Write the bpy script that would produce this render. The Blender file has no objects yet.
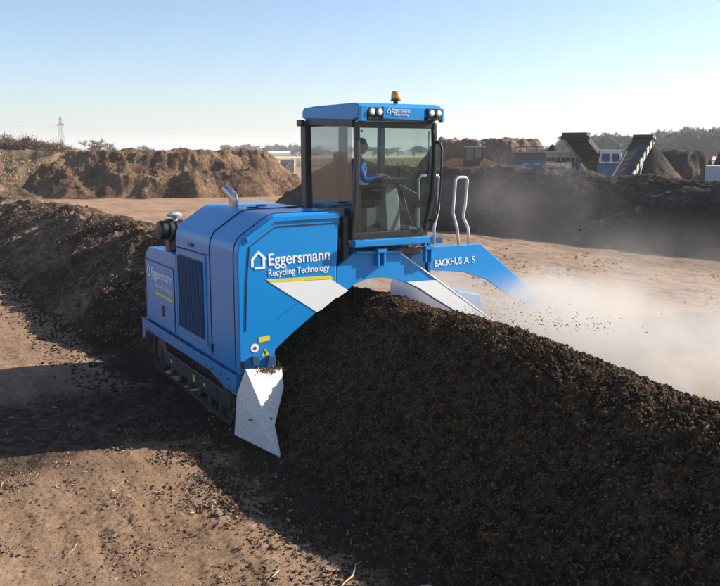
import bpy, bmesh, math, random
import numpy as np
from mathutils import Vector, Matrix, Euler
R=math.radians
rng=np.random.default_rng(7); random.seed(7)
sc=bpy.context.scene; col=sc.collection

# ------------------------------------------------------------------ noise
def perlin(x,y,seed=0):
    x=np.asarray(x,float); y=np.asarray(y,float)
    xi=np.floor(x).astype(np.int64); yi=np.floor(y).astype(np.int64)
    xf=x-xi; yf=y-yi
    def g(ix,iy,dx,dy):
        h=(ix*374761393+iy*668265263+seed*974711+12345)&0xffffffff
        h=((h^(h>>13))*1274126177)&0xffffffff
        h=h^(h>>16)
        a=(h&0xffff)/65536.0*2*np.pi
        return np.cos(a)*dx+np.sin(a)*dy
    u=xf*xf*xf*(xf*(xf*6-15)+10); v=yf*yf*yf*(yf*(yf*6-15)+10)
    a=g(xi,yi,xf,yf); b=g(xi+1,yi,xf-1,yf); c=g(xi,yi+1,xf,yf-1); d=g(xi+1,yi+1,xf-1,yf-1)
    return (a*(1-u)+b*u)*(1-v)+(c*(1-u)+d*u)*v*1.0
def fbm(x,y,o=4,seed=0,gain=.5,lac=2.03):
    s=0;a=1
    for i in range(o):
        s=s+a*perlin(x*lac**i+i*17.3,y*lac**i-i*9.1,seed+i); a*=gain
    return s*1.4
def billow(x,y,o=3,seed=0,gain=.5):
    s=0;a=1
    for i in range(o):
        s=s+a*(1-2.6*np.abs(perlin(x*2.1**i+i*11.7,y*2.1**i+i*5.3,seed+i))); a*=gain
    return s*.5
def ss(a,b,x):
    t=np.clip((x-a)/(b-a),0,1); return t*t*(3-2*t)

# ------------------------------------------------------------------ materials
def newmat(name):
    m=bpy.data.materials.new(name); m.use_nodes=True
    nt=m.node_tree; nt.nodes.clear()
    out=nt.nodes.new('ShaderNodeOutputMaterial'); b=nt.nodes.new('ShaderNodeBsdfPrincipled')
    nt.links.new(b.outputs[0],out.inputs[0]); return m,nt,b,out
def N(nt,t,**k):
    n=nt.nodes.new('ShaderNode'+t)
    for a,v in k.items(): setattr(n,a,v)
    return n
def noise(nt,scale,detail=4,rough=.6,vec=None,dist=0):
    n=N(nt,'TexNoise'); n.inputs['Scale'].default_value=scale; n.inputs['Detail'].default_value=detail
    n.inputs['Roughness'].default_value=rough; n.inputs['Distortion'].default_value=dist
    if vec: nt.links.new(vec,n.inputs['Vector'])
    return n
def ramp(nt,fac,stops):
    r=N(nt,'ValToRGB'); e=r.color_ramp.elements
    e[0].position=stops[0][0]; e[0].color=(*stops[0][1],1); e[1].position=stops[-1][0]; e[1].color=(*stops[-1][1],1)
    for p,c in stops[1:-1]:
        q=e.new(p); q.color=(*c,1)
    nt.links.new(fac,r.inputs[0]); return r
def mix(nt,fac,a,b,mode='MIX'):
    m=N(nt,'MixRGB',blend_type=mode)
    for i,v in ((0,fac),(1,a),(2,b)):
        if isinstance(v,(int,float)): m.inputs[i].default_value=v
        elif isinstance(v,tuple): m.inputs[i].default_value=(*v,1)
        else: nt.links.new(v,m.inputs[i])
    return m.outputs[0]
def bump(nt,b,h,strength,dist):
    n=N(nt,'Bump'); n.inputs['Strength'].default_value=strength; n.inputs['Distance'].default_value=dist
    nt.links.new(h,n.inputs['Height']); nt.links.new(n.outputs[0],b.inputs['Normal']); return n
def mrange(nt,v,a,b,c=0,d=1):
    n=N(nt,'MapRange'); n.inputs[1].default_value=a;n.inputs[2].default_value=b;n.inputs[3].default_value=c;n.inputs[4].default_value=d
    nt.links.new(v,n.inputs[0]); return n.outputs[0]

def paint(name,c,rough=.35,dust=.25,dustc=(.20,.17,.145),metal=0,coat=.3,low=True):
    m,nt,b,_=newmat(name); geo=N(nt,'NewGeometry')
    n1=noise(nt,2.2,6,.65,geo.outputs['Position']); n2=noise(nt,26,4,.7,geo.outputs['Position'])
    mm=N(nt,'Math',operation='MULTIPLY'); nt.links.new(mrange(nt,n1.outputs[0],.35,.72),mm.inputs[0]); nt.links.new(mrange(nt,n2.outputs[0],.2,.75,.55,1),mm.inputs[1])
    f=N(nt,'Math',operation='MULTIPLY_ADD'); nt.links.new(mm.outputs[0],f.inputs[0]); f.inputs[1].default_value=dust; f.inputs[2].default_value=dust*.45
    fac=f.outputs[0]
    if low:   # splashed dirt low on the machine (a real stain, by height)
        sp=N(nt,'SeparateXYZ'); nt.links.new(geo.outputs['Position'],sp.inputs[0])
        h=mrange(nt,sp.outputs[2],1.5,.5,0,.35)
        k=N(nt,'Math',operation='MULTIPLY'); nt.links.new(h,k.inputs[0]); nt.links.new(mrange(nt,n2.outputs[0],.35,.65),k.inputs[1])
        a=N(nt,'Math',operation='ADD',use_clamp=True); nt.links.new(fac,a.inputs[0]); nt.links.new(k.outputs[0],a.inputs[1]); fac=a.outputs[0]
    nt.links.new(mix(nt,fac,c,dustc),b.inputs['Base Color'])
    nt.links.new(mrange(nt,fac,0,.5,rough,.75),b.inputs['Roughness'])
    b.inputs['Metallic'].default_value=metal; b.inputs['Specular IOR Level'].default_value=.32; b.inputs['Coat Weight'].default_value=coat; b.inputs['Coat Roughness'].default_value=.18
    bump(nt,b,noise(nt,3.0,2,.5,geo.outputs['Position']).outputs[0],.10,.01)
    return m
def plain(name,c,rough=.6,metal=0,var=.25,scale=8,bmp=0):
    m,nt,b,_=newmat(name); geo=N(nt,'NewGeometry'); n=noise(nt,scale,5,.65,geo.outputs['Position'])
    c2=tuple(min(1,x*(1+var)) for x in c); c1=tuple(x*(1-var) for x in c)
    nt.links.new(ramp(nt,n.outputs[0],[(.3,c1),(.7,c2)]).outputs[0],b.inputs['Base Color'])
    b.inputs['Roughness'].default_value=rough; b.inputs['Metallic'].default_value=metal
    if bmp: bump(nt,b,noise(nt,scale*4,4,.7,geo.outputs['Position']).outputs[0],.5,bmp)
    return m
def heap_mat(name,stops,scale=1.0,spk=(.5,.4,.28),spkamt=.5,fine=40,bs=.7,bd=.03,big=.5,mid=6):
    """soil / compost: patches, fine crumbs, pale fibres"""
    m,nt,b,_=newmat(name); geo=N(nt,'NewGeometry'); P=geo.outputs['Position']
    a=noise(nt,big*scale,5,.6,P); c=noise(nt,mid*scale,6,.75,P)
    ad=N(nt,'Math',operation='MULTIPLY_ADD'); nt.links.new(c.outputs[0],ad.inputs[0]); ad.inputs[1].default_value=.45
    m2=N(nt,'Math',operation='MULTIPLY'); nt.links.new(a.outputs[0],m2.inputs[0]); m2.inputs[1].default_value=.55; nt.links.new(m2.outputs[0],ad.inputs[2])
    base=ramp(nt,ad.outputs[0],stops).outputs[0]
    # pale fibres and chips
    mp=N(nt,'Mapping'); nt.links.new(P,mp.inputs[0]); mp.inputs['Rotation'].default_value=(.5,.8,.3); mp.inputs['Scale'].default_value=(1,2.6,1.4)
    v=noise(nt,fine*scale,3,.7,mp.outputs[0],1.2)
    nt.links.new(mix(nt,mrange(nt,v.outputs[0],.66,.74,0,spkamt),base,spk),b.inputs['Base Color'])
    b.inputs['Roughness'].default_value=.95; b.inputs['Specular IOR Level'].default_value=.15
    f=noise(nt,fine*.5*scale,8,.8,P)
    vo=N(nt,'TexVoronoi'); vo.inputs['Scale'].default_value=fine*.55*scale; nt.links.new(P,vo.inputs['Vector'])
    hh=N(nt,'Math',operation='MULTIPLY_ADD'); nt.links.new(vo.outputs['Distance'],hh.inputs[0]); hh.inputs[1].default_value=-.35; nt.links.new(f.outputs[0],hh.inputs[2])
    bump(nt,b,hh.outputs[0],bs,bd)
    return m

BLUE=(0,.235,.60)
M={}
M['blue']=paint('blue_paint',BLUE,.30,.045,(.16,.14,.12),coat=.10)
M['blueside']=M['blue']
M['white']=paint('white_paint',(.80,.80,.78),.45,.10,(.42,.36,.30),low=False)
M['bladewhite']=paint('scuffed_white_paint',(.66,.67,.67),.5,.08,(.22,.18,.14),low=True)
M['yellow']=plain('yellow_film',(.70,.58,.04),.5,var=.05)
M['seam']=plain('seam_rubber',(.008,.010,.016),.7,var=.1)
M['black']=plain('black_metal',(.012,.012,.013),.42,var=.4,scale=5)
M['rubber']=plain('dusty_rubber',(.045,.038,.032),.85,var=.5,scale=9,bmp=.004)
M['steel']=plain('worn_steel',(.09,.088,.085),.5,.6,var=.4)
M['tracksteel']=plain('dark_track_frame',(.030,.032,.036),.5,.2,var=.4)
M['galv']=plain('galvanised_pipe',(.62,.62,.62),.4,.25,var=.08)
M['darkblue']=paint('dark_blue_paint',(0,.070,.20),.5,.02,coat=0)
M['lettering']=plain('white_lettering',(.82,.82,.82),.5,var=.04)
M['chrome']=plain('exhaust_steel',(.55,.54,.52),.28,.85,var=.15)
M['grey']=plain('grey_plastic',(.16,.16,.165),.55,var=.15)
M['lgrey']=plain('light_grey_plastic',(.36,.37,.38),.5,var=.1)
M['shirt']=plain('blue_work_jacket',(.02,.16,.50),.85,var=.25,scale=14,bmp=.01)
M['trouser']=plain('dark_trousers',(.02,.022,.03),.9,var=.3,scale=14,bmp=.01)
M['skin']=plain('skin',(.50,.29,.20),.55,var=.08)
M['hair']=plain('brown_hair',(.10,.06,.035),.8,var=.3,scale=60)
M['red']=plain('red_mark',(.5,.03,.02),.5,var=.05)
M['orange']=plain('orange_paint',(.42,.20,.06),.5,var=.2,scale=2)
M['concrete']=plain('concrete',(.30,.29,.27),.9,var=.25,scale=2,bmp=.01)
M['timber']=plain('beige_metal',(.42,.36,.29),.7,var=.2,scale=1.5)
M['belt']=plain('belt_underside',(.045,.042,.04),.85,var=.4,scale=2)
M['dimblue']=plain('faded_blue_paint',(.03,.11,.27),.55,var=.25,scale=2)
M['bark']=plain('bark',(.10,.08,.06),.9,var=.3)
def glassmat(name,tint,alpha_t,refl=.03):
    m,nt,b,out=newmat(name); nt.nodes.remove(b)
    g=N(nt,'BsdfGlossy'); g.inputs['Roughness'].default_value=.02; g.inputs['Color'].default_value=(.9,.95,1,1)
    t=N(nt,'BsdfTransparent'); t.inputs['Color'].default_value=(*tint,1)
    d=N(nt,'BsdfDiffuse'); d.inputs['Color'].default_value=(.42,.42,.38,1)
    geo=N(nt,'NewGeometry'); n=noise(nt,5,5,.7,geo.outputs['Position'])
    lw=N(nt,'LayerWeight'); lw.inputs['Blend'].default_value=.5
    pw=N(nt,'Math',operation='POWER'); nt.links.new(lw.outputs['Facing'],pw.inputs[0]); pw.inputs[1].default_value=4.0
    fb=N(nt,'Math',operation='MULTIPLY_ADD',use_clamp=True); nt.links.new(pw.outputs[0],fb.inputs[0]); fb.inputs[1].default_value=.8; fb.inputs[2].default_value=refl
    m1=N(nt,'MixShader'); nt.links.new(mrange(nt,n.outputs[0],.3,.8,alpha_t*.3,alpha_t),m1.inputs[0]); nt.links.new(t.outputs[0],m1.inputs[1]); nt.links.new(d.outputs[0],m1.inputs[2])
    m2=N(nt,'MixShader'); nt.links.new(fb.outputs[0],m2.inputs[0]); nt.links.new(m1.outputs[0],m2.inputs[1]); nt.links.new(g.outputs[0],m2.inputs[2])
    nt.links.new(m2.outputs[0],out.inputs[0]); return m
M['glass']=glassmat('cab_glass',(.60,.68,.65),.035)
M['glassside']=glassmat('tinted_side_glass',(.36,.40,.43),.035,.10)
M['mirrorglass']=plain('mirror_glass',(.5,.5,.5),.05,1,var=0)
def lens(name,c,e=0):
    m,nt,b,_=newmat(name); b.inputs['Base Color'].default_value=(*c,1); b.inputs['Roughness'].default_value=.12
    b.inputs['Coat Weight'].default_value=1
    return m
M['amber']=lens('amber_lens',(.85,.28,.02)); M['lens']=lens('lamp_lens',(.85,.85,.80))

M['compost']=heap_mat('dark_compost',[(.38,(.005,.0026,.0012)),(.48,(.030,.0160,.0072)),(.60,(.150,.086,.040))],1.0,(.17,.12,.07),.55,55,1,.045,7.0,17)
M['raw']=heap_mat('raw_compost',[(.40,(.026,.016,.010)),(.49,(.075,.048,.029)),(.58,(.24,.16,.10)),(.68,(.46,.34,.23))],1.0,(.42,.33,.24),.5,26,.9,.05,.42)
M['brownheap']=heap_mat('brown_bark_heap',[(.37,(.036,.020,.012)),(.48,(.145,.084,.046)),(.62,(.34,.215,.125))],.6,(.40,.30,.2),.4,20,1,.25,.6)
M['darkheap']=heap_mat('dark_heap',[(.38,(.018,.014,.012)),(.52,(.040,.031,.025)),(.62,(.13,.095,.068))],.6,(.3,.24,.18),.35,24,.9,.08,.5)
M['rootheap']=heap_mat('root_heap',[(.36,(.06,.042,.03)),(.5,(.15,.105,.072)),(.66,(.30,.22,.15))],.35,(.5,.4,.3),.6,16,.9,.15,.7)
M['bank']=heap_mat('grassy_bank',[(.38,(.09,.058,.033)),(.49,(.22,.145,.08)),(.535,(.12,.105,.045)),(.58,(.22,.145,.08)),(.66,(.32,.22,.13))],.3,(.42,.32,.2),.5,20,.9,.12,.6)
M['chipdark']=plain('dark_crumbs',(.028,.014,.0060),.95,var=.5,scale=30)
M['chipmid']=plain('brown_crumbs',(.16,.088,.038),.95,var=.5,scale=30)
M['chiplight']=plain('pale_wood_chips',(.42,.32,.22),.9,var=.35,scale=20)
M['soilclod']=plain('soil_clods',(.19,.120,.075),.95,var=.35,scale=12,bmp=.01)

# ground material: dry sandy earth, stained dark where compost has been spilled, deepened along the machine's shadow (attribute 'stain')
m,nt,b,_=newmat('sandy_earth'); geo=N(nt,'NewGeometry'); P=geo.outputs['Position']
a1=noise(nt,.35,5,.6,P); a2=noise(nt,5,7,.72,P); a3=noise(nt,46,4,.7,P)
mp=N(nt,'Mapping'); nt.links.new(P,mp.inputs[0]); mp.inputs['Scale'].default_value=(2.4,.18,1); a4=noise(nt,1.1,5,.6,mp.outputs[0])
s1=N(nt,'Math',operation='MULTIPLY_ADD'); nt.links.new(a2.outputs[0],s1.inputs[0]); s1.inputs[1].default_value=.4; nt.links.new(mrange(nt,a1.outputs[0],0,1,0,.3),s1.inputs[2])
s2=N(nt,'Math',operation='MULTIPLY_ADD'); nt.links.new(a4.outputs[0],s2.inputs[0]); s2.inputs[1].default_value=.3; nt.links.new(s1.outputs[0],s2.inputs[2])
base=ramp(nt,s2.outputs[0],[(.36,(.13,.076,.044)),(.47,(.29,.178,.106)),(.62,(.46,.305,.195))]).outputs[0]
base=mix(nt,mrange(nt,a3.outputs[0],.57,.66,0,.75),base,(.06,.036,.022))
base=mix(nt,mrange(nt,a3.outputs[0],.36,.28,0,.55),base,(.52,.42,.31))
at=N(nt,'Attribute',attribute_name='stain')
sn=N(nt,'Math',operation='ADD'); nt.links.new(at.outputs['Fac'],sn.inputs[0]); nt.links.new(mrange(nt,a2.outputs[0],.3,.7,-.35,.35),sn.inputs[1])
base=mix(nt,mrange(nt,sn.outputs[0],.30,.75,0,.93),base,(.024,.017,.012))
nt.links.new(base,b.inputs['Base Color']); b.inputs['Roughness'].default_value=.95; b.inputs['Specular IOR Level'].default_value=.2
b1=noise(nt,26,9,.8,P); bump(nt,b,b1.outputs[0],1.0,.05)
M['ground']=m
M['field']=plain('straw_field',(.50,.36,.19),.95,var=.25,scale=.05)
M['reed']=plain('dry_reed',(.42,.30,.17),.9,var=.4,scale=.8)
M['bush']=plain('bare_bush_twigs',(.11,.065,.04),.95,var=.4,scale=.6)
M['twig']=plain('hazed_bare_twigs',(.20,.19,.16),.95,var=.4,scale=.3)  # pale grey of the distance haze is mixed into the twig colour
M['twiggreen']=plain('early_leaves',(.17,.19,.14),.95,var=.4,scale=.3)
M['farwall']=plain('far_building_wall',(.75,.75,.73),.7,var=.05)

# ------------------------------------------------------------------ object helpers
def tag(o,label=None,cat=None,group=None,kind=None):
    if label: o['label']=label
    if cat: o['category']=cat
    if group: o['group']=group
    if kind: o['kind']=kind
    return o
def empty(name,loc,label,cat,group=None,rz=0):
    o=bpy.data.objects.new(name,None); col.objects.link(o); o.location=loc; o.rotation_euler=(0,0,rz); o.empty_display_size=.3
    return tag(o,label,cat,group)
def wmat(o):
    m_=Matrix.Identity(4); ch=[]
    while o is not None: ch.append(o); o=o.parent
    for q in reversed(ch): m_=m_@q.matrix_parent_inverse@Matrix.LocRotScale(q.location,q.rotation_euler,q.scale)
    return m_
class MB:
    def __init__(s): s.v=[];s.f=[];s.mi=[];s.m=0
    def add(s,vs,fs):
        k=len(s.v); s.v+= [tuple(v) for v in vs]; s.f+=[tuple(i+k for i in f) for f in fs]; s.mi+=[s.m]*len(fs); return s
    def box(s,x0,x1,y0,y1,z0,z1,M_=None):
        vs=[(x,y,z) for x in(x0,x1) for y in(y0,y1) for z in(z0,z1)]
        if M_ is not None: vs=[tuple(M_@Vector(v)) for v in vs]
        return s.add(vs,[(0,1,3,2),(4,6,7,5),(0,4,5,1),(2,3,7,6),(0,2,6,4),(1,5,7,3)])
    def prism(s,poly,axis,a,b):
        """poly 2D list; axis 'y': poly=(x,z) extruded y a..b; 'x': poly=(y,z); 'z': poly=(x,y)"""
        def mk(p,t):
            return (p[0],t,p[1]) if axis=='y' else (t,p[0],p[1]) if axis=='x' else (p[0],p[1],t)
        n=len(poly); vs=[mk(p,a) for p in poly]+[mk(p,b) for p in poly]
        return s.add(vs,[tuple(range(n)),tuple(range(2*n-1,n-1,-1))]+[(i,i+n,(i+1)%n+n,(i+1)%n) for i in range(n)])
    def tube(s,pts,r,n=8,caps=True):
        pts=[Vector(p) for p in pts]; k=len(pts); rs=r if isinstance(r,(list,tuple)) else [r]*k
        vs=[];up=None
        for i,p in enumerate(pts):
            d=(pts[min(i+1,k-1)]-pts[max(i-1,0)]).normalized()
            if up is None: up=Vector((0,0,1)) if abs(d.z)<.9 else Vector((1,0,0))
            a=d.cross(up); 
            if a.length<1e-5: a=d.cross(Vector((1,.1,0)))
            a.normalize(); b_=a.cross(d).normalized(); up=b_
            for j in range(n):
                t=2*math.pi*j/n; vs.append(p+(a*math.cos(t)+b_*math.sin(t))*rs[i])
        fs=[(i*n+j,i*n+(j+1)%n,(i+1)*n+(j+1)%n,(i+1)*n+j) for i in range(k-1) for j in range(n)]
        if caps: fs+=[tuple(range(n-1,-1,-1)),tuple((k-1)*n+j for j in range(n))]
        return s.add(vs,fs)
    def lathe(s,c,ax,prof,n=24):
        """prof: list of (dist along axis, radius)"""
        ax=Vector(ax).normalized(); c=Vector(c); t=Vector((0,0,1)) if abs(ax.z)<.9 else Vector((1,0,0))
        a=ax.cross(t).normalized(); b_=a.cross(ax); vs=[]
        for h,r in prof:
            for j in range(n):
                q=2*math.pi*j/n; vs.append(c+ax*h+(a*math.cos(q)+b_*math.sin(q))*r)
        k=len(prof)
        fs=[(i*n+j,i*n+(j+1)%n,(i+1)*n+(j+1)%n,(i+1)*n+j) for i in range(k-1) for j in range(n)]
        fs+=[tuple(range(n-1,-1,-1)),tuple((k-1)*n+j for j in range(n))]
        return s.add(vs,fs)
    def build(s,name,mat,parent=None,bevel=0,smooth=False,seg=2):
        me=bpy.data.meshes.new(name); me.from_pydata(s.v,[],s.f)
        for mm in (mat if isinstance(mat,list) else [mat]): me.materials.append(mm)
        if isinstance(mat,list): me.polygons.foreach_set('material_index',s.mi)
        bm=bmesh.new(); bm.from_mesh(me); bmesh.ops.recalc_face_normals(bm,faces=bm.faces); bm.to_mesh(me); bm.free()
        o=bpy.data.objects.new(name,me); col.objects.link(o)
        if parent is not None:
            o.parent=parent
            if s.world: o.matrix_parent_inverse=wmat(parent).inverted()
        if bevel:
            bv=o.modifiers.new('bevel','BEVEL'); bv.width=bevel; bv.segments=seg; bv.limit_method='ANGLE'; bv.angle_limit=R(28)
            me.shade_smooth(); 
            wn=o.modifiers.new('wn','WEIGHTED_NORMAL'); wn.keep_sharp=True
        elif smooth: me.shade_smooth()
        return o
    world=True
def B(*a): return MB().box(*a)
def mesh_np(name,V,F,mat,parent=None,smooth=True,attrs=None):
    me=bpy.data.meshes.new(name); V=np.asarray(V,np.float32); F=np.asarray(F,np.int32); k=F.shape[1]
    me.vertices.add(len(V)); me.vertices.foreach_set('co',V.ravel())
    me.loops.add(F.size); me.loops.foreach_set('vertex_index',F.ravel())
    me.polygons.add(len(F)); me.polygons.foreach_set('loop_start',np.arange(0,F.size,k,dtype=np.int32)); 
    me.update(calc_edges=True); me.materials.append(mat)
    me.polygons.foreach_set('use_smooth',np.full(len(F),smooth))
    if attrs:
        for n_,v in attrs.items():
            at=me.attributes.new(n_,'FLOAT','POINT'); at.data.foreach_set('value',np.asarray(v,np.float32))
    me.validate(); o=bpy.data.objects.new(name,me); col.objects.link(o); 
    if parent is not None: o.parent=parent; o.matrix_parent_inverse=Matrix.Translation(parent.location).inverted()
    return o
def gridF(nu,nv):
    i=np.arange(nu-1)[:,None]*nv+np.arange(nv-1)[None]; i=i.ravel()
    return np.stack([i,i+nv,i+nv+1,i+1],1)

# ------------------------------------------------------------------ camera
cam=bpy.data.cameras.new('camera'); co=bpy.data.objects.new('camera',cam); col.objects.link(co)
cam.sensor_width=36; cam.lens=42.75; cam.clip_end=9000; cam.clip_start=.1
co.location=(0,0,4); co.rotation_euler=(R(90-9.495),0,R(-29.2)); sc.camera=co

# ------------------------------------------------------------------ light
EL=28.5; AZ=-14.0     # sun azimuth measured from +x towards +y
sd=Vector((math.cos(R(AZ))*math.cos(R(EL)),math.sin(R(AZ))*math.cos(R(EL)),math.sin(R(EL))))
sun=bpy.data.lights.new('sun','SUN'); sun.energy=5.0; sun.angle=R(.5); sun.color=(1,.93,.83)
so=bpy.data.objects.new('sun',sun); col.objects.link(so); so.rotation_euler=sd.to_track_quat('Z','Y').to_euler(); so.location=(30,-10,40)
w=bpy.data.worlds.new('World'); sc.world=w; w.use_nodes=True; nt=w.node_tree; nt.nodes.clear()
out=nt.nodes.new('ShaderNodeOutputWorld'); bg=nt.nodes.new('ShaderNodeBackground'); sky=nt.nodes.new('ShaderNodeTexSky')
sky.sky_type='NISHITA'; sky.sun_disc=False; sky.sun_elevation=R(EL); sky.sun_rotation=R(90-AZ); sky.air_density=.85; sky.dust_density=.9; sky.ozone_density=2.6; sky.altitude=50
bg.inputs[1].default_value=.088; nt.links.new(sky.outputs[0],bg.inputs[0]); nt.links.new(bg.outputs[0],out.inputs[0])
sc.view_settings.view_transform='Standard'; sc.view_settings.look='None'; sc.view_settings.exposure=1.08; sc.view_settings.gamma=1; sc.view_settings.use_curve_mapping=False

# ------------------------------------------------------------------ ground
def axis(segs):
    out=[segs[0][0]]
    for a,b,s in segs:
        n=max(1,int(round((b-a)/s))); out+=list(np.linspace(a,b,n+1)[1:])
    return np.array(out)
def grow(start,end,s0,g):
    o=[];x=start;s=s0*np.sign(end-start)
    while abs(x-start)<abs(end-start): x+=s;s*=g;o.append(x)
    return np.array(o)
xs=np.concatenate([grow(-3,-2600,.04,1.10)[::-1],np.arange(-3,0.2,.05),np.arange(.2,4.6,.018),np.arange(4.6,7.6,.15),np.arange(7.6,26,.06),grow(26,2600,.08,1.06)])
ys=np.concatenate([grow(2,-400,.05,1.15)[::-1],np.arange(2,4.5,.05),np.arange(4.5,12,.018),np.arange(12,20,.03),np.arange(20,45,.07),grow(45,2700,.09,1.05)])
X,Y=np.meshgrid(xs,ys,indexing='ij')
near=ss(60,20,np.hypot(X,Y))
Z=.05*fbm(X*.25,Y*.18,3,1)+near*(.022*fbm(X*1.6,Y*1.1,3,5)+.030*billow(X*3.2,Y*2.4,3,9)*ss(-.2,.4,fbm(X*.5,Y*.4,2,33))+.020*billow(X*8,Y*7,3,12)*ss(-.5,.5,fbm(X*.7,Y*.9,2,36))+.009*fbm(X*22,Y*22,2,15))
# wheel and scraper ridges running along the rows on the right
rt=ss(9,11,X)*ss(27,24,X)*ss(60,40,Y)
Z+=rt*(.05*billow(X*1.5+.3*np.sin(Y*.3),Y*.10,3,21)+.05*fbm(X*.8,Y*.35,3,26)+.035*billow(X*2.6,Y*1.2,2,29))
# small rough swath in front-left
Z+=.05*np.exp(-((X-2.3)/.3)**2-((Y-10.6)/.35)**2)+.05*np.exp(-((X-2.2)/.35)**2-((Y-14.7)/.7)**2)*(1+billow(X*6,Y*6,2,4))
for tx in (.9,1.35,1.8):   # pressed tyre lug marks
    q=np.abs(np.sin((Y*1.0+X*.35)*math.pi/.16)); Z-=.012*ss(.75,.95,q)*np.exp(-((X-tx)/.16)**4)*ss(4.8,5.5,Y)*ss(12,9.8,Y)*ss(-.1,.3,fbm(X*.8,Y*.8,2,44))
for tx in (2.35,2.75):
    lug=np.abs(np.sin(Y*math.pi/.125+.6*np.abs(X-tx)*6)); Z-=.022*ss(.55,.9,lug)*np.exp(-((X-tx-.05*np.sin(Y*.7))/.17)**6)*ss(5.2,5.8,Y)*ss(15.5,13.0,Y)*ss(-.25,.25,fbm(X*.9,Y*.7,2,46))
Z*=ss(2000,500,np.hypot(X,Y))
toe=4.25
st=ss(2.9,4.2,X+.55*fbm(X*.9,Y*.9,3,51))*ss(9.8,8.8,X)*ss(20,16.5,Y)
st=np.maximum(st,.68*ss(15.0,13.6,Y)*ss(10.4,11.4,Y+.6*fbm(X*.6,Y*.6,2,55))*ss(-2.6,1.6,X))  # dark soil beside the track, painted darker along the machine's shadow
st=np.maximum(st,.85*ss(2.7,3.8,X+.5*fbm(X*.5,Y*.5,3,58))*ss(16,17,Y)*ss(66,55,Y)*ss(11,9,X))
st=np.maximum(st,.45*ss(8.6,9.5,X)*ss(12.5,10.2,X)*ss(16,13,Y))
st=np.maximum(st,.5*ss(22,24.8,X+1.5*fbm(X*.3,Y*.3,2,61)-.0*Y)*ss(36,33,X)*ss(66,58,Y))
ground=mesh_np('ground',np.stack([X,Y,Z],-1).reshape(-1,3),gridF(len(xs),len(ys)),M['ground'],attrs={'stain':st.ravel()}); ground['kind']='structure'
def gz(x,y):
    i=np.clip(np.searchsorted(xs,x),0,len(xs)-1); j=np.clip(np.searchsorted(ys,y),0,len(ys)-1); return Z[i,j]
# straw-coloured field far behind
f=MB(); f.add([(60,250,.35),(520,150,.35),(620,420,.35),(20,640,.35)],[(0,1,2,3)]); o=f.build('field',M['field']); o['kind']='structure'

# ------------------------------------------------------------------ heaps
def tent(a,e=.2): return np.clip(1-(np.sqrt(a*a+e*e)-e)/(math.sqrt(1+e*e)-e),-.3,1)
def ridge(name,label,cat,mat,ya,yb,cx,wl,wr,h,res,disp,seed=0,endl=1.5,group=None,du=None,angle=0,origin=None):
    """long heap along y. cx,wl,wr,h are functions of y; displaced along its normal."""
    ny=int((yb-ya)/res)+1; u=np.linspace(-1.12,1.12,int(du or 2*3.2/res)); yy=np.linspace(ya,yb,ny)
    U,YY=np.meshgrid(u,yy,indexing='ij')
    e=np.minimum(ss(ya-.01,ya+endl,YY),ss(yb+.01,yb-endl,YY)) if endl>0 else np.ones_like(YY)
    WL,WR,HH=wl(YY),wr(YY),h(YY)*(e**.8)
    Wd=np.where(U<0,WL,WR)*(.55+.45*e)
    Xx=cx(YY)+U*Wd; Zz=HH*tent(np.abs(U))
    # normals
    dxu=np.gradient(Xx,axis=0);dzu=np.gradient(Zz,axis=0);dyy=np.gradient(YY,axis=1);dzy=np.gradient(Zz,axis=1)
    nx=-dzu*dyy; nyv=-dxu*dzy; nz=dxu*dyy; L=np.sqrt(nx*nx+nyv*nyv+nz*nz)+1e-9; sgn=np.sign(nz+1e-12)
    nx,nyv,nz=nx/L*sgn,nyv/L*sgn,nz/L*sgn
    S=U*2.9; D=disp(S,YY,Xx,Zz)
    V=np.stack([Xx+nx*D,YY+nyv*D,Zz+nz*D-.02-.25*ss(1.0,1.12,np.abs(U))],-1)
    o=mesh_np(name,V.reshape(-1,3),gridF(len(u),ny),mat)
    tag(o,label,cat,group); return o,V
k=lambda v:(lambda y:np.full_like(y,v,dtype=float))
def disp_comp(S,Y,X,Z):
    w=S+.35*fbm(S*.8,Y*.8,2,70); y2=Y-.35*S
    return (.045*fbm(w*.8,Y*.7,3,71)+.055*billow(w*2.6,y2*2.2,3,72,.55)+.042*billow(w*7,y2*7,3,75,.6)+.036*billow(w*17,Y*17,2,79)-.03
            -.06*ss(.35,.6,fbm(w*1.9,Y*1.7,3,83)))
wr1,V1=ridge('windrow','freshly turned black compost windrow running out from under the blue machine','compost heap',M['compost'],-5.5,13.2,
   k(6.74),k(2.42),k(2.5),lambda y:1.765+.02*np.sin(y)-.24*ss(8.6,4.8,y),.0155,disp_comp,endl=.9,du=430)
def disp_raw(S,Y,X,Z):
    w=S+.5*fbm(S*.6,Y*.5,2,90)
    return .24*fbm(w*.55,Y*.4,3,91)+.22*billow(w*1.4,(Y-.5*w)*.8,4,92,.55)+.08*billow(w*5,Y*4,3,96)+.02*fbm(w*15,Y*15,2,98)-.05
wr2,V2=ridge('windrow','brown uneven unturned compost windrow stretching away behind the machine','compost heap',M['raw'],14.0,62,
   lambda y:6.74-.25*ss(16,20,y),lambda y:1.9+1.05*ss(15.5,19,y),lambda y:2.3+.3*ss(15.5,19,y),lambda y:1.75-.75*ss(28,60,y),.06,disp_raw,endl=1.6,du=150)
def disp_dk(S,Y,X,Z):
    w=S+.6*fbm(S*.4,Y*.3,2,110)
    return .30*fbm(w*.4,Y*.22,3,111)+.20*billow(w*.9,Y*.45,4,112,.5)+.10*billow(w*3.0,Y*2.4,3,116)+.05*fbm(w*8,Y*8,2,117)
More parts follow.
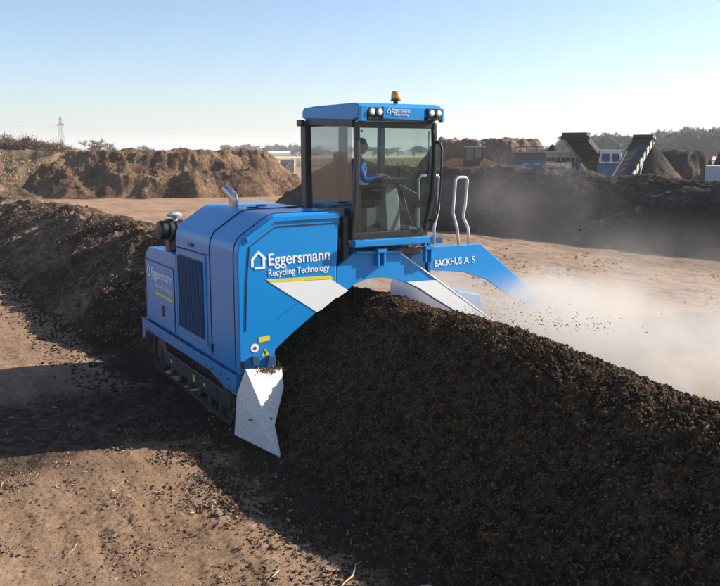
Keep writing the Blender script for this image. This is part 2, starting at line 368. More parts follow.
ridge('windrow','long dark windrow beyond the open ground, right of the cab','compost heap',M['darkheap'],8,60,
   lambda y:29.3+.17*(34-y)-.2*ss(34,60,y)*(y-34)*-.0-.0*y+np.where(y>34,(.17-.02)*(y-34),0),k(4.6),k(4.6),lambda y:2.88+.12*np.sin(y*.4)-.25*ss(34,18,y),.085,disp_dk,endl=4.5,du=150)
def mound(name,label,mat,c,a,b_,h,ang,res,seed,rough=1.0,e=.2,group=None,flat=0,gully=1.0,cat='compost heap'):
    n=int(2.3*a/res); m_=int(2.3*b_/res); U,Vv=np.meshgrid(np.linspace(-1.15,1.15,n),np.linspace(-1.15,1.15,m_),indexing='ij')
    wob=.12*rough*fbm(U*3+seed,Vv*3,3,seed)
    rr=(np.abs(U)**(2.0+flat)+np.abs(Vv)**(2.0))**(1/(2.0+flat*.4))+wob
    hh=h*tent(rr,e)*1.0
    if flat: hh=np.minimum(hh*1.8,h*(1+.05*fbm(U*6,Vv*4,4,seed+3)))
    sx=U*a; sy=Vv*b_; inn=ss(1.05,.8,rr)
    q1=sx*.8+sy*.45; D=rough*inn*(h*.06*fbm(sx*.45,sy*.35,4,seed+5)+h*.10*gully*billow(q1*.85,sy*.8,4,seed+8,.7)+h*.025*billow(q1*3.4,sy*2,3,seed+11,.6)+.05*fbm(sx*6,sy*6,2,seed+15))
    Zz=hh+D-.15
    ca,sa=math.cos(ang),math.sin(ang)
    V=np.stack([c[0]+sx*ca-sy*sa,c[1]+sx*sa+sy*ca,Zz],-1)
    o=mesh_np(name,V.reshape(-1,3),gridF(n,m_),mat); tag(o,label,cat,group); return o
va=R(-29.2)   # across the view
mound('bark_heap','large brown bark heap with slumped gullied side across the yard at left',M['brownheap'],(23.3,78.3),13.2,8.0,3.75,R(-22),.09,130,1.0,.12,flat=2.2,gully=.75,cat='bark heap')
mound('root_heap','tangled brown heap of roots and branches behind the wheel loader',M['rootheap'],(55.4,72.5),8.2,6,4.9,R(-36),.12,140,1.0,.15,flat=2,gully=.45,cat='root heap')
mound('sifted_heap','conical heap of fine sifted compost below the end of the right conveyor',M['darkheap'],(46.85,42.3),3.5,3.3,4.32,0,.10,150,.35,.08,gully=.3)
mound('dark_heap','black heap loaded on the hopper beside the striped tan screening machine',M['darkheap'],(41.6,46.6),1.7,1.6,4.35,0,.10,155,.4,.2)
mound('sand_heap','yellowish rounded heap seen between the two conveyors',M['field'],(50.5,52.5),4.2,3.5,4.5,0,.15,160,.6,.3,cat='heap')
for i,(x,y,a,h,lb) in enumerate([(56.8,48.9,3.6,4.0,'long flat dark heap right behind the conical sifted heap'),(61.5,45.4,4.0,4.05,'dark heap in the far right row, second to the right of the conical one'),(66.5,43.5,4.4,4.1,'dark heap in the far right row, at the photo edge')]):
    mound('dark_heap',lb,M['darkheap'],(x,y),a,4,h,R(-40),.14,170+7*i,.6,.2,flat=1.2,gully=.15,group='dark heaps in the far right row')
mound('soil_mound','low brown soil mound at the far end of the unturned windrow',M['raw'],(6.4,69),5.5,4,1.7,0,.12,190,1.2,.25,cat='soil mound')
mound('embankment','dry grassy earth bank behind the left end of the bark heap',M['bank'],(9.5,98.5),13,7,3.9,R(-14),.14,200,.7,.3,flat=2,gully=.6,cat='earth bank')
mound('spoil_heap','small heap of pale dug soil beside the rear of the machine track',M['raw'],(2.75,14.5),.8,.6,.16,0,.03,210,1.3,.3,cat='soil mound')

# ------------------------------------------------------------------ loose crumbs (stuff)
def chips(name,pos,size,mat,aspect=(1,.8,.55),seed=0,parent=None,kind='stuff',nrm=None):
    r=np.random.default_rng(seed); n=len(pos); base=np.array([[1,0,0],[-1,0,0],[0,1,0],[0,-1,0],[0,0,1],[0,0,-1]],float)
    F=np.array([[0,2,4],[2,1,4],[1,3,4],[3,0,4],[2,0,5],[1,2,5],[3,1,5],[0,3,5]])
    size=np.minimum(size,np.median(size)*2.6); v=base[None]*np.array(aspect)*(1+.30*r.standard_normal((n,6,1)))*size[:,None,None]
    a=r.uniform(0,2*np.pi,(n,3)); q=r.standard_normal((n,4)); q/=np.linalg.norm(q,axis=1,keepdims=True); w_,x,y,z=q.T
    Rm=np.stack([1-2*(y*y+z*z),2*(x*y-z*w_),2*(x*z+y*w_),2*(x*y+z*w_),1-2*(x*x+z*z),2*(y*z-x*w_),2*(x*z-y*w_),2*(y*z+x*w_),1-2*(x*x+y*y)],-1).reshape(n,3,3)
    v=np.einsum('nij,nkj->nki',Rm,v)+pos[:,None,:]
    Fn=(F[None]+6*np.arange(n)[:,None,None]).reshape(-1,3)
    o=mesh_np(name,v.reshape(-1,3),Fn,mat,parent,smooth=False); o['kind']=kind; return o
def sampV(V,n,ulo,uhi,vlo,vhi,seed):
    r=np.random.default_rng(seed); a,b,_=V.shape
    i=r.uniform(ulo*(a-1),uhi*(a-1),n).astype(int); j=r.uniform(vlo*(b-1),vhi*(b-1),n).astype(int); return V[i,j]
def lognorm(n,m,s,seed): return np.exp(np.random.default_rng(seed).normal(math.log(m),s,n))
# on the near windrow: camera-side face and crest
c_=chips('crumbs',sampV(V1,110000,.02,.72,.45,.985,1)+[0,0,.003],lognorm(110000,.0085,.5,2),M['chipdark'],seed=3)
c_.parent=wr1; c_['label']='dark brown crumbs covering the surface'
c_=chips('crumbs',sampV(V1,80000,.02,.75,.45,.985,4)+[0,0,.006],lognorm(80000,.0085,.45,5),M['chipmid'],seed=6); c_.parent=wr1
c_=chips('wood_chips',sampV(V1,9000,.02,.75,.45,.985,7)+[0,0,.005],lognorm(9000,.005,.45,8),M['chiplight'],(1.7,.4,.3),seed=9); c_.parent=wr1
c_=chips('clods',sampV(V1,16000,.02,.74,.45,.985,51)+[0,0,.002],lognorm(16000,.019,.45,52),M['compost'],seed=53); c_.parent=wr1
c_=chips('clods',sampV(V2,9000,.02,.7,.0,.55,11)+[0,0,.01],lognorm(9000,.022,.5,12),M['chipmid'],seed=13); c_.parent=wr2
c_=chips('wood_chips',sampV(V2,7000,.02,.7,.0,.55,14)+[0,0,.01],lognorm(7000,.010,.5,15),M['chiplight'],(2.4,.4,.35),seed=16); c_.parent=wr2
def ground_pts(n,x0,x1,y0,y1,seed,dens=None):
    r=np.random.default_rng(seed); x=r.uniform(x0,x1,n);y=r.uniform(y0,y1,n)
    if dens is not None:
        kx=r.uniform(0,1,n)<dens(x,y); x,y=x[kx],y[kx]
    return np.stack([x,y,gz(x,y)],1)
toeD=lambda x,y:np.clip(ss(2.5,4.1,x+.3*np.sin(y*2.3)+.8*fbm(x*1.3,y*1.3,3,300)),.0,1)*(.25+.75*ss(-.2,.3,fbm(x*2,y*2,3,302)))
p=ground_pts(90000,2.2,4.6,4.5,12.5,20,toeD); tag(chips('spilled_compost',p,lognorm(len(p),.011,.7,21),M['chipdark'],seed=22),'dark spilled compost crumbs along the foot of the turned windrow','compost')
p=ground_pts(14000,2.4,4.6,4.5,12.5,23,toeD); tag(chips('bark_pieces',p,lognorm(len(p),.010,.6,24),M['chipmid'],seed=25),'brown bark pieces mixed into the spill at the windrow foot','bark')
p=ground_pts(3600,2.4,4.7,4.5,12.5,26,toeD); tag(chips('wood_chips',p,lognorm(len(p),.0095,.55,27),M['chiplight'],(2.2,.6,.3),seed=28),'pale wood chips scattered along the windrow foot','wood chips')
dg=lambda x,y:.12+.9*ss(.05,.5,fbm(x*1.2,y*1.2,3,310))
p=ground_pts(34000,-.5,3.6,4.5,12,30,dg); tag(chips('soil_crumbs',p,lognorm(len(p),.0085,.65,31),M['soilclod'],seed=32),'sandy crumbs lying on the trodden ground in the foreground','soil')
p=ground_pts(12000,-.5,3.6,4.5,14,33,dg); tag(chips('dark_crumbs',p,lognorm(len(p),.0095,.65,34),M['chipdark'],seed=35),'scattered black crumbs on the sandy foreground','soil')
p=ground_pts(3200,-.5,4.2,4.5,16,36,dg); tag(chips('wood_chips',p,lognorm(len(p),.010,.6,37),M['chiplight'],(2.4,.5,.3),seed=38),'pale wood splinters scattered over the sandy foreground','wood chips')
dl=lambda x,y:ss(2.1,3.6,x)*.9
p=ground_pts(16000,1.0,4.2,12,34,40,dl); tag(chips('windrow_spill',p,lognorm(len(p),.024,.6,41),M['chipdark'],seed=42),'dark lumps spilled beside the unturned windrow at left','compost')
p=ground_pts(9000,9,24,8,40,43,lambda x,y:ss(-.1,.5,fbm(x*.6,y*.25,3,320))); tag(chips('soil_clods',p,lognorm(len(p),.035,.5,44),M['soilclod'],seed=45),'sandy clods on the open ground right of the machine','soil')
# rotted clumps heaped along the foot
def stick(pts,r,label,name='stick'):
    o=MB().tube(pts,r,7).build(name,M['chiplight'],None,smooth=True); tag(o,label,'stick')
def gp(x,y,dz=.012): return (x,y,float(gz(np.array([x]),np.array([y]))[0])+dz)
stick([gp(3.35,6.45),gp(3.50,6.55,.03),gp(3.62,6.62,.035),gp(3.74,6.77,.04),gp(3.86,6.86,.02)],[.006,.008,.008,.007,.004],'long bent pale stick at the foot of the turned windrow, near the lower photo edge')
stick([gp(1.30,8.35),gp(1.42,8.42,.05),gp(1.47,8.50,.09)],[.005,.005,.003],'short pale forked straw standing up from the sandy foreground at left')
stick([gp(2.9,6.95),gp(3.05,7.05,.02)],[.008,.006],'stubby pale stick lying at the edge of the sunlit ground')
def stone(x,y,s,label,mat,seed):
    r=np.random.default_rng(seed); bm=bmesh.new(); bmesh.ops.create_icosphere(bm,subdivisions=3,radius=s)
    for v in bm.verts:
        q=v.co/s; f=1+.28*float(perlin(np.array([q.x*1.6+seed]),np.array([q.y*1.6+q.z*1.3]),seed)[0])*1.6; v.co=Vector((v.co.x*f*1.3,v.co.y*f,v.co.z*f*.65))
    me=bpy.data.meshes.new('stone'); bm.to_mesh(me); bm.free(); me.materials.append(mat); me.shade_smooth()
    o=bpy.data.objects.new('stone',me); col.objects.link(o); o.location=gp(x,y,s*.3); o.rotation_euler=(0,0,seed); tag(o,label,'stone')
stone(4.08,6.05,.05,'pale grey stone at the foot of the turned windrow, by the lower photo edge',M['concrete'],3)
stone(2.98,8.55,.045,'brown clod on the shaded ground left of the white blade tip',M['soilclod'],5)
stone(1.18,7.75,.05,'dark clod lying alone on the sandy ground at the left photo edge',M['chipdark'],8)
# ------------------------------------------------------------------ the windrow turner
T=empty('windrow_turner',(6.74,12.8,0),'blue crawler windrow turner with white stripes straddling the dark compost heap','windrow turner')
LX=4.18; FY=10.91
hood=[(4.18,.90),(4.18,2.58),(4.20,2.70),(4.26,2.81),(4.62,3.05),(4.70,3.095),(4.80,3.12),(5.72,3.13),(5.76,3.11),(5.71,2.31),(5.71,1.90),(5.38,1.68),(5.03,1.44),(4.72,1.20),(4.70,.92)]
hb=MB().prism(hood,'y',FY,13.70).build('engine_housing',M['blue'],T,.022)
def seam(parent,pts,r=.009,mat='seam'):
    return MB().tube(pts,r,5).build('seam_or_highlight',M[mat],parent)
def offs(x,y,z): return (x,y,z)
# front door panel outline
seam(hb,[(4.28,FY-.001,1.52),(4.31,FY-.001,2.2),(4.36,FY-.001,2.69),(4.76,FY-.001,2.95),(5.72,FY-.001,2.965)])
# left-front rounded corner post and cap seams across the hood
def over(y,r=.008): return [(4.177,y,.95),(4.177,y,2.58),(4.20,y,2.715),(4.26,y,2.817),(4.62,y,3.057),(4.70,y,3.10),(4.80,y,3.125),(5.72,y,3.135)]
seam(hb,over(12.03)); seam(hb,over(11.06),.006)
seam(hb,[(4.177,13.69,2.44),(4.177,12.03,2.46)])
# roof handles
for x,y in ((5.25,12.6),(5.5,12.0),(4.95,12.2)):
    MB().box(x-.09,x+.09,y-.018,y+.018,3.128,3.15).build('roof_latch',M['black'],hb,.006)
# folded lip of the front door plate
MB().prism([(4.33,2.745),(4.74,3.015),(5.75,3.03),(5.755,3.105),(4.72,3.09),(4.30,2.82)],'y',FY-.022,FY+.01).build('front_lip',M['blue'],hb,.008)
# grille
gr=MB().box(LX-.018,LX+.01,12.20,13.58,1.05,2.43).build('grille_frame',M['blue'],hb,.008)
MB().box(LX-.022,LX-.016,12.30,13.50,1.13,2.34).build('grille_panel',M['darkblue'],gr)
g=MB()
for i in range(17):
    y=12.33+i*.0718; g.box(LX-.045,LX-.02,y,y+.024,1.15,2.32)
g.build('grille_slats',M['darkblue'],gr,.004)
MB().box(LX-.035,LX,12.78,12.95,2.52,2.56).build('latch',M['black'],hb,.006)
MB().box(LX-.03,LX,11.98,12.03,1.02,1.14).build('latch',M['black'],hb,.006)
# rear lower housing (tank and cooler)
rear=[(13.72,.90),(15.66,.90),(15.64,2.02),(15.52,2.18),(15.34,2.27),(15.1,2.29),(13.72,2.29)]
rb=MB().prism(rear,'x',LX,5.7).build('rear_housing',M['blue'],T,.03)
MB().prism([(13.86,.97),(15.52,.97),(15.50,2.02),(13.86,2.02)],'x',LX-.014,LX+.01).build('rear_door',M['blue'],rb,.008)
seam(rb,[(LX-.003,13.84,.95),(LX-.003,13.84,2.04),(LX-.003,15.54,2.04),(LX-.003,15.54,.95)],.010)
MB().box(LX-.03,LX,14.45,14.56,1.13,1.32).build('door_handle',M['black'],rb,.006)
MB().box(LX-.018,LX,15.55,15.62,1.30,1.38).build('reflector',M['orange'],rb)
MB().box(4.8,5.7,13.72,15.4,2.28,2.62).build('cooler_box',M['darkblue'],rb,.02)
# chassis skirt
sk=MB().prism([(10.98,.895),(15.82,.895),(15.86,.48),(15.70,.52),(15.55,.70),(12.1,.72),(11.5,.62),(10.98,.60)],'x',LX-.045,LX+.10).build('chassis_skirt',M['blue'],T,.012)
MB().box(LX-.055,LX-.03,11.0,15.82,.865,.90).build('skirt_lip',M['blue'],sk,.006)
MB().box(LX-.052,LX-.045,15.62,15.70,.55,.78).build('warning_strip',M['orange'],sk)
for y in (11.25,11.55,11.9): MB().lathe((LX-.045,y,.78),(-1,0,0),[(0,.02),(.012,.02)],8).build('bolt',M['steel'],sk)
MB().box(4.3,9.1,13.4,13.7,.75,.95).build('rear_crossbar',M['black'],T,.01)
# air pre-cleaner and exhaust
ac=MB().lathe((4.50,14.30,2.66),(-1,-.12,0),[(0,.12),(.02,.17),(.12,.17),(.13,.19),(.17,.19),(.18,.17),(.22,.17),(.23,.19),(.28,.19),(.29,.165),(.40,.165),(.44,.14),(.46,.05)],32).build('air_cleaner',M['black'],T)
MB().box(4.22,4.48,14.18,14.42,2.28,2.55).build('cleaner_bracket',M['black'],ac,.01)
MB().lathe((4.34,14.22,2.80),(0,0,1),[(0,.05),(.08,.05),(.09,.12),(.12,.13),(.16,.06)],20).build('intake_cap',M['lgrey'],ac)
MB().lathe((4.45,14.75,2.29),(0,0,1),[(0,.07),(.05,.07),(.06,.055)],18).build('filler_cap',M['black'],rb)
MB().tube([(4.87,12.8,3.11),(4.87,12.8,3.20),(4.86,12.80,3.27),(4.82,12.86,3.35),(4.77,12.93,3.41)],[.075,.078,.08,.075,.066],16,caps=False).build('exhaust_pipe',M['chrome'],T,smooth=True)

# arch beam carrying the cab
beam=[(5.712,2.312),(6.02,2.52),(6.76,2.48),(7.48,2.00),(8.56,1.26),(9.25,.80),(9.0,.72),(8.3,1.16),(7.84,1.46),(7.40,1.72),(7.15,1.88),(6.89,2.01),(6.70,2.08),(6.49,2.115),(6.32,2.12),(6.17,2.10),(6.02,2.05),(5.88,1.97),(5.712,1.86)]
ab=MB().prism(beam,'y',FY+.004,FY+.06).build('arch_beam',M['blue'],T,.006)
MB().prism([(5.9,2.48),(6.76,2.44),(7.45,2.44),(7.45,2.14),(7.1,2.0),(6.49,2.20),(6.17,2.18),(5.95,2.1)],'y',FY+.3,13.6).build('arch_roof',M['darkblue'],ab,.01)
seam(ab,[(6.76,FY-.0,2.485),(7.48,FY-.0,2.005),(8.56,FY,1.265),(9.25,FY,.80)],.010,'white')  # white bead along the beam's top edge paints its sunlit highlight
# flange under the beam top edge
MB().prism([(6.02,2.50),(6.80,2.46),(6.80,2.50),(6.02,2.54)],'y',FY-.05,FY+.35).build('beam_flange',M['blue'],ab,.006)
for x in (6.36,7.20):
    b_=MB(); b_.box(x,x+.035,FY-.08,FY,2.30,2.56); b_.box(x+.10,x+.135,FY-.08,FY,2.30,2.56); b_.box(x-.01,x+.15,FY-.095,FY-.08,2.50,2.56)
    b_.build('cab_bracket',M['blue'],ab,.005)
# stripes
MB().prism([(4.66,2.172),(5.62,2.150),(5.712,2.085),(5.712,1.885),(5.47,1.725),(5.38,1.69)],'y',FY-.006,FY).build('white_stripe',M['white'],hb)
MB().prism([(5.712,2.085),(5.90,1.965),(5.712,1.865)],'y',FY-.006,FY+.002).build('white_stripe',M['white'],ab)
MB().prism([(4.60,2.222),(5.60,2.205),(5.655,2.158),(4.66,2.172)],'y',FY-.007,FY).build('yellow_stripe',M['yellow'],hb)
MB().prism([(6.915,2.012),(7.455,2.005),(8.54,1.262),(8.95,.98),(8.60,.99),(8.3,1.18),(7.84,1.48),(7.40,1.74),(7.15,1.90)],'y',FY-.004,FY+.001).build('white_stripe',M['white'],ab)
# diagonal weld line of the leg
seam(hb,[(4.72,FY,1.62),(5.0,FY,1.80),(5.38,FY,2.0)],.003,'darkblue')
# black post and hoses right of the hood
MB().box(5.83,5.92,FY+.02,FY+.12,2.40,3.05).build('side_post',M['black'],T,.01)
MB().tube([(5.80,11.05,3.0),(5.79,11.0,2.6),(5.83,11.0,2.4)],.02,8).build('hose',M['black'],T,smooth=True)
MB().box(5.95,7.3,11.1,12.6,2.40,2.56).build('cab_subframe',M['black'],T,.01)
h=MB()
for i in range(7):
    x=6.2+i*.15; h.tube([(x,10.96+.03*(i%2),2.56),(x+.05,10.98,2.535),(x+.16,10.96,2.53),(x+.24,11.02,2.57)],.014,6)
h.build('hoses',M['black'],T,smooth=True)
# step bar below the cab
MB().box(5.95,7.26,10.79,10.90,2.60,2.705).build('front_step',M['blue'],T,.012)
# right-hand platform and leg housing
rp=MB().prism([(7.60,2.10),(7.61,2.47),(8.60,2.47),(9.68,1.65),(9.95,1.38),(9.88,1.22),(9.55,1.34),(8.75,1.86),(8.24,2.03)],'y',11.30,11.36).build('right_housing',M['blue'],T,.008)
MB().prism([(8.85,.9),(8.85,1.35),(8.95,1.5),(9.45,1.4),(9.5,1.2),(9.5,.9)],'y',12.4,14.6).build('engine_cover',M['blue'],rp,.03)
MB().box(7.56,8.62,11.37,12.3,2.36,2.40).build('platform_floor',M['grey'],rp)
MB().box(7.54,7.60,11.3,12.5,2.2,2.60).build('platform_side',M['blue'],rp,.01)
MB().prism([(7.55,2.36),(7.55,2.60),(8.5,2.50),(8.5,2.36)],'y',12.25,12.30).build('platform_back',M['darkblue'],rp,.006)
MB().box(7.50,7.56,11.22,11.34,2.05,2.56).build('platform_post',M['darkblue'],rp,.01)
# hand rails
MB().tube([(8.28,12.2,2.40),(8.28,12.2,2.68),(8.36,12.2,3.0),(8.37,12.2,3.52),(8.34,12.2,3.57),(8.0,12.2,3.57),(7.95,12.2,3.52),(7.95,12.2,2.4)],.024,12).build('hand_rail',M['galv'],T,smooth=True)
MB().tube([(8.37,11.6,2.44),(8.33,11.6,2.72),(8.24,11.6,2.98),(8.26,11.6,3.2),(8.28,11.6,3.50),(8.31,11.6,3.545),(8.36,11.6,3.555),(8.45,11.6,3.555),(8.50,11.6,3.545),(8.52,11.6,3.50),(8.49,11.6,3.1),(8.455,11.6,2.95),(8.46,11.6,2.88),(8.52,11.6,2.78),(8.56,11.6,2.70),(8.57,11.6,2.44)],.024,12).build('hand_rail',M['galv'],T,smooth=True)

# crawler tracks
def track(x0,x1,side):
    t=empty('track',((x0+x1)/2,13.3,0),None,None); t.parent=T; t.matrix_parent_inverse=Matrix.Translation(T.location).inverted(); 
    ya,yb,r,zc=11.62,15.02,.355,.375
    path=[]; n=16
    for i in range(n+1): a=-math.pi/2+math.pi*i/n; path.append((yb+r*math.cos(a),zc+r*math.sin(a)))
    for i in range(n+1): a=math.pi/2+math.pi*i/n; path.append((ya+r*math.cos(a),zc+r*math.sin(a)))
    k_=len(path)
    def resample(step):
        P=[Vector(p) for p in path]+[Vector(path[0])]; L=[0]
        for i in range(len(P)-1): L.append(L[-1]+(P[i+1]-P[i]).length)
        n_=int(L[-1]/step); o=[]
        for i in range(n_):
            s=L[-1]*i/n_; j=max(q for q in range(len(L)) if L[q]<=s); j=min(j,len(P)-2); d=(P[j+1]-P[j]); 
            o.append((P[j]+d*((s-L[j])/max(d.length,1e-9)),d.normalized()))
        return o
    b1=MB(); inn=[]; cyc=(ya+yb)/2
    outp=resample(.06); n_=len(outp); vs=[]
    for (p,d) in outp:
        nrm=Vector((d.y,-d.x)); q=p-nrm*.035
        vs+=[(x0,p.x,p.y),(x1,p.x,p.y),(x1,q.x,q.y),(x0,q.x,q.y)]
    fs=[]
    for i in range(n_):
        a=4*i; c=4*((i+1)%n_)
        for j in range(4): fs.append((a+j,a+(j+1)%4,c+(j+1)%4,c+j))
    b1.add(vs,fs)
    for (p,d) in resample(.125):
        nrm=Vector((d.y,-d.x)); c=p+nrm*.016
        Mx=Matrix(((1,0,0,(x0+x1)/2),(0,d.x,nrm.x,c.x),(0,d.y,nrm.y,c.y),(0,0,0,1)))
        b1.box(-(x1-x0)/2-.004,(x1-x0)/2+.004,-.028,.028,-.024,.024,Mx)
    tb=b1.build('belt',M['rubber'],t)
    xo=x0 if side<0 else x1; s=side
    xa=xo-s*.05; 
    fr=MB(); fr.box(min(xo-s*.03,xo-s*.3),max(xo-s*.03,xo-s*.3),11.75,14.85,.20,.46); fr.build('track_frame',M['tracksteel'],t,.02)
    f2=MB(); f2.box(min(xo-s*.012,xo-s*.03),max(xo-s*.012,xo-s*.03),12.05,14.5,.235,.425); f2.build('frame_plate',M['tracksteel'],t,.01)
    f3=MB(); f3.box(min(xo-s*.006,xo-s*.016),max(xo-s*.006,xo-s*.016),12.05,14.5,.425,.438); f3.build('frame_edge',M['steel'],t)
    for y,z_ in ((14.3,.33),(12.55,.33)):
        MB().box(min(xo-s*.004,xo-s*.012),max(xo-s*.004,xo-s*.012),y,y+.05,z_,z_+.05).build('white_mark',M['lettering'],t)
    MB().box(min(xo-s*.004,xo-s*.012),max(xo-s*.004,xo-s*.012),13.05,13.15,.28,.39).build('yellow_mark',M['yellow'],t)
    MB().lathe((xo-s*.03,yb,zc),(s,0,0),[(-.28,.30),(-.02,.30),(-.01,.20),(.0,.13),(.02,.12)],28).build('idler_wheel',M['tracksteel'],t)
    MB().lathe((xo-s*.03,ya,zc),(s,0,0),[(-.28,.30),(-.04,.30),(-.03,.16),(.0,.15)],28).build('drive_sprocket',M['tracksteel'],t)
    for i in range(6):
        y=12.0+i*.5; MB().lathe((xo-s*.06,y,.12),(s,0,0),[(-.24,.085),(0,.085),(.01,.04)],14).build('road_wheel',M['tracksteel'],t)
track(4.215,4.62,-1); track(8.95,9.35,1)
# dark hydraulic bits between track and skirt
MB().box(4.35,4.7,11.0,15.4,.60,.93).build('track_guard',M['black'],T,.01)
MB().prism([(FY+.02,.62),(FY+.02,1.10),(FY+.35,.9),(FY+.35,.62)],'x',4.20,4.66).build('leg_gusset',M['darkblue'],T,.01)
MB().box(4.20,4.26,FY-.03,FY+.05,1.00,1.10).build('hinge_block',M['black'],T,.008)
MB().box(4.36,4.46,FY-.05,FY,1.02,1.16).build('blade_hinge',M['darkblue'],T,.008)
MB().prism([(4.56,.97),(4.70,.97),(4.70,1.14),(4.60,1.14)],'y',FY-.06,FY).build('blade_hinge',M['darkblue'],T,.008)

# deflector blade, folded white sheet
def blade(mx=None):
    P={'a':(4.225,10.80,1.01),'b':(4.831,10.97,.897),'b2':(4.757,10.743,.697),'c':(4.11,10.84,.66),'d':(4.03,10.76,.11),'tip':(4.33,9.90,.01),'e':(4.392,10.236,.343),'f':(4.299,10.32,.474)}
    k_=list(P); v=[Vector(P[q]) for q in k_]; fs=[('a','f','e','b2','b'),('a','c','f'),('c','tip','f'),('f','tip','e'),('c','d','tip')]
    if mx: v=[Vector((2*mx-q.x,q.y,q.z)) for q in v]
    m_=MB().add(v,[tuple(k_.index(i) for i in f) for f in fs]); o=m_.build('deflector_blade',M['bladewhite'],T)
    so_=o.modifiers.new('thick','SOLIDIFY'); so_.thickness=.018; so_.offset=0
    return o
bl=blade(); blade(6.74)
MB().tube([(4.831,10.97,.90),(4.757,10.743,.697),(4.392,10.236,.343),(4.332,9.90,.01)],.011,6).build('blade_edge',M['bladewhite'],bl)
for p_ in ((4.62,10.80,.77),(4.37,10.30,.42),(4.13,10.42,.40)):
    MB().lathe(p_,(.3,-1,.1),[(-.03,.014),(.03,.014),(.034,.008)],8).build('bolt',M['steel'],bl)
# stickers
MB().prism([(4.47,1.335),(4.64,1.35),(4.64,1.425),(4.47,1.41)],'y',FY-.005,FY).build('warning_label',M['yellow'],hb)
MB().lathe((4.41,FY,1.265),(0,-1,0),[(0,.062),(.005,.062)],28).build('warning_label',M['lettering'],hb)
MB().lathe((4.41,FY-.004,1.265),(0,-1,0),[(0,.026),(.003,.026)],20).build('warning_symbol',M['red'],hb)
MB().prism([(4.505,1.135),(4.625,1.145),(4.568,1.245)],'y',FY-.005,FY).build('warning_label',M['yellow'],hb)
MB().prism([(4.555,1.160),(4.575,1.162),(4.572,1.21),(4.558,1.21)],'y',FY-.008,FY-.004).build('warning_symbol',M['seam'],hb)

r_=np.random.default_rng(91)
q=np.stack([r_.uniform(LX-.053,LX-.035,900),r_.uniform(11.0,15.8,900),.903+r_.exponential(.004,900)],1); c_=chips('caked_compost',q,lognorm(900,.007,.5,92),M['chipdark'],seed=93,parent=T)
q=np.stack([r_.uniform(LX-.052,LX-.046,700),r_.uniform(11.0,15.6,700),.64+r_.exponential(.07,700)],1); c_=chips('caked_compost',q,lognorm(700,.006,.5,94),M['chipmid'],seed=95,parent=T)
q=np.stack([r_.uniform(4.25,4.80,500),FY-.03-r_.exponential(.03,500),.93+r_.exponential(.02,500)],1); c_=chips('caked_compost',q,lognorm(500,.009,.5,96),M['chipmid'],seed=97,parent=T)
q=np.stack([r_.uniform(6.0,7.2,300),r_.uniform(10.80,10.86,300),.0*r_.uniform(0,1,300)+2.71],1); c_=chips('caked_compost',q,lognorm(300,.005,.5,98),M['chipmid'],seed=99,parent=T)
# lettering
fonts={}
def text(s,x,y,z,size,rot,mat,parent,width=None,name='lettering',off=.0,sp=1.0,depth=.002,bold=0):
    cu=bpy.data.curves.new('txt','FONT'); cu.body=s; cu.size=size; cu.extrude=depth; cu.offset=bold; cu.space_character=sp
    to=bpy.data.objects.new('txt',cu); col.objects.link(to); bpy.context.view_layer.update()
    me=bpy.data.meshes.new_from_object(to); bpy.data.objects.remove(to)
    co_=np.zeros(len(me.vertices)*3); me.vertices.foreach_get('co',co_); co_=co_.reshape(-1,3)
    if width: co_[:,0]*=width/(co_[:,0].max()-co_[:,0].min())
    me.vertices.foreach_set('co',co_.ravel()); me.materials.clear(); me.materials.append(mat)
    o=bpy.data.objects.new(name,me); col.objects.link(o); o.parent=parent
    o.matrix_parent_inverse=wmat(parent).inverted()
    o.location=(x,y,z); o.rotation_euler=rot; return o
FR=(R(90),0,0); SR=(R(90),0,R(-90))
text('Eggersmann',4.63,FY-.004,2.415,.235,(R(90),R(-1.5),0),M['lettering'],hb,.955,bold=.003)
text('Recycling Technology',4.63,FY-.004,2.262,.135,(R(90),R(-1.5),0),M['lettering'],hb,.95,bold=.001)
def house(cx,cy,cz,s,axis_,parent,mat):
    def stroke(a,b,w_=.16):
        a=Vector(a);b=Vector(b);d=(b-a).normalized();n_=Vector((-d.y,d.x))*w_/2; return [a-n_-d*w_*.3,b-n_+d*w_*.3,b+n_+d*w_*.3,a+n_-d*w_*.3]
    m_=MB()
    for i_,(a,b) in enumerate((((-.42,.05),(0,.5)),((-.42,.05),(-.42,-.38)),((0,.5),(.46,.06)),((.36,.05),(.36,-.5)),((-.22,-.5),(.36,-.5)))):
        q=[(p.x*s,p.y*s) for p in stroke(a,b)]
        if axis_=='y': m_.prism([(cx+u,cz+v) for u,v in q],'y',cy-.003-.0006*i_,cy)
        else: m_.prism([(cy-u,cz+v) for u,v in q],'x',cx-.003-.0006*i_,cx)
    return m_.build('emblem',mat,parent)
house(4.49,FY-.002,2.50,.22,'y',hb,M['lettering'])
text('Eggersmann',LX-.018,15.16,1.765,.235,SR,M['lettering'],rb,1.22,bold=.002)
text('Recycling Technology',LX-.018,14.95,1.60,.13,SR,M['lettering'],rb,1.02)
house(LX-.018,15.32,1.86,.20,'x',rb,M['lettering'])
MB().prism([(14.93,1.515),(13.92,1.50),(13.92,1.455),(14.90,1.47)],'x',LX-.018,LX-.012).build('yellow_stripe',M['yellow'],rb)
text('BACKHUS',7.68,11.296,2.15,.155,(R(90),R(-2),0),M['lettering'],rp,.53,bold=.002)
text('A',8.26,11.296,2.165,.155,(R(90),0,0),M['lettering'],rp)
text('S',8.42,11.296,2.17,.155,(R(90),0,0),M['lettering'],rp)

# ------------------------------------------------------------------ cab
C0=empty('cab',(6.7,11.6,2.7),None,None); C0.parent=T; C0.matrix_parent_inverse=Matrix.Translation(T.location).inverted()
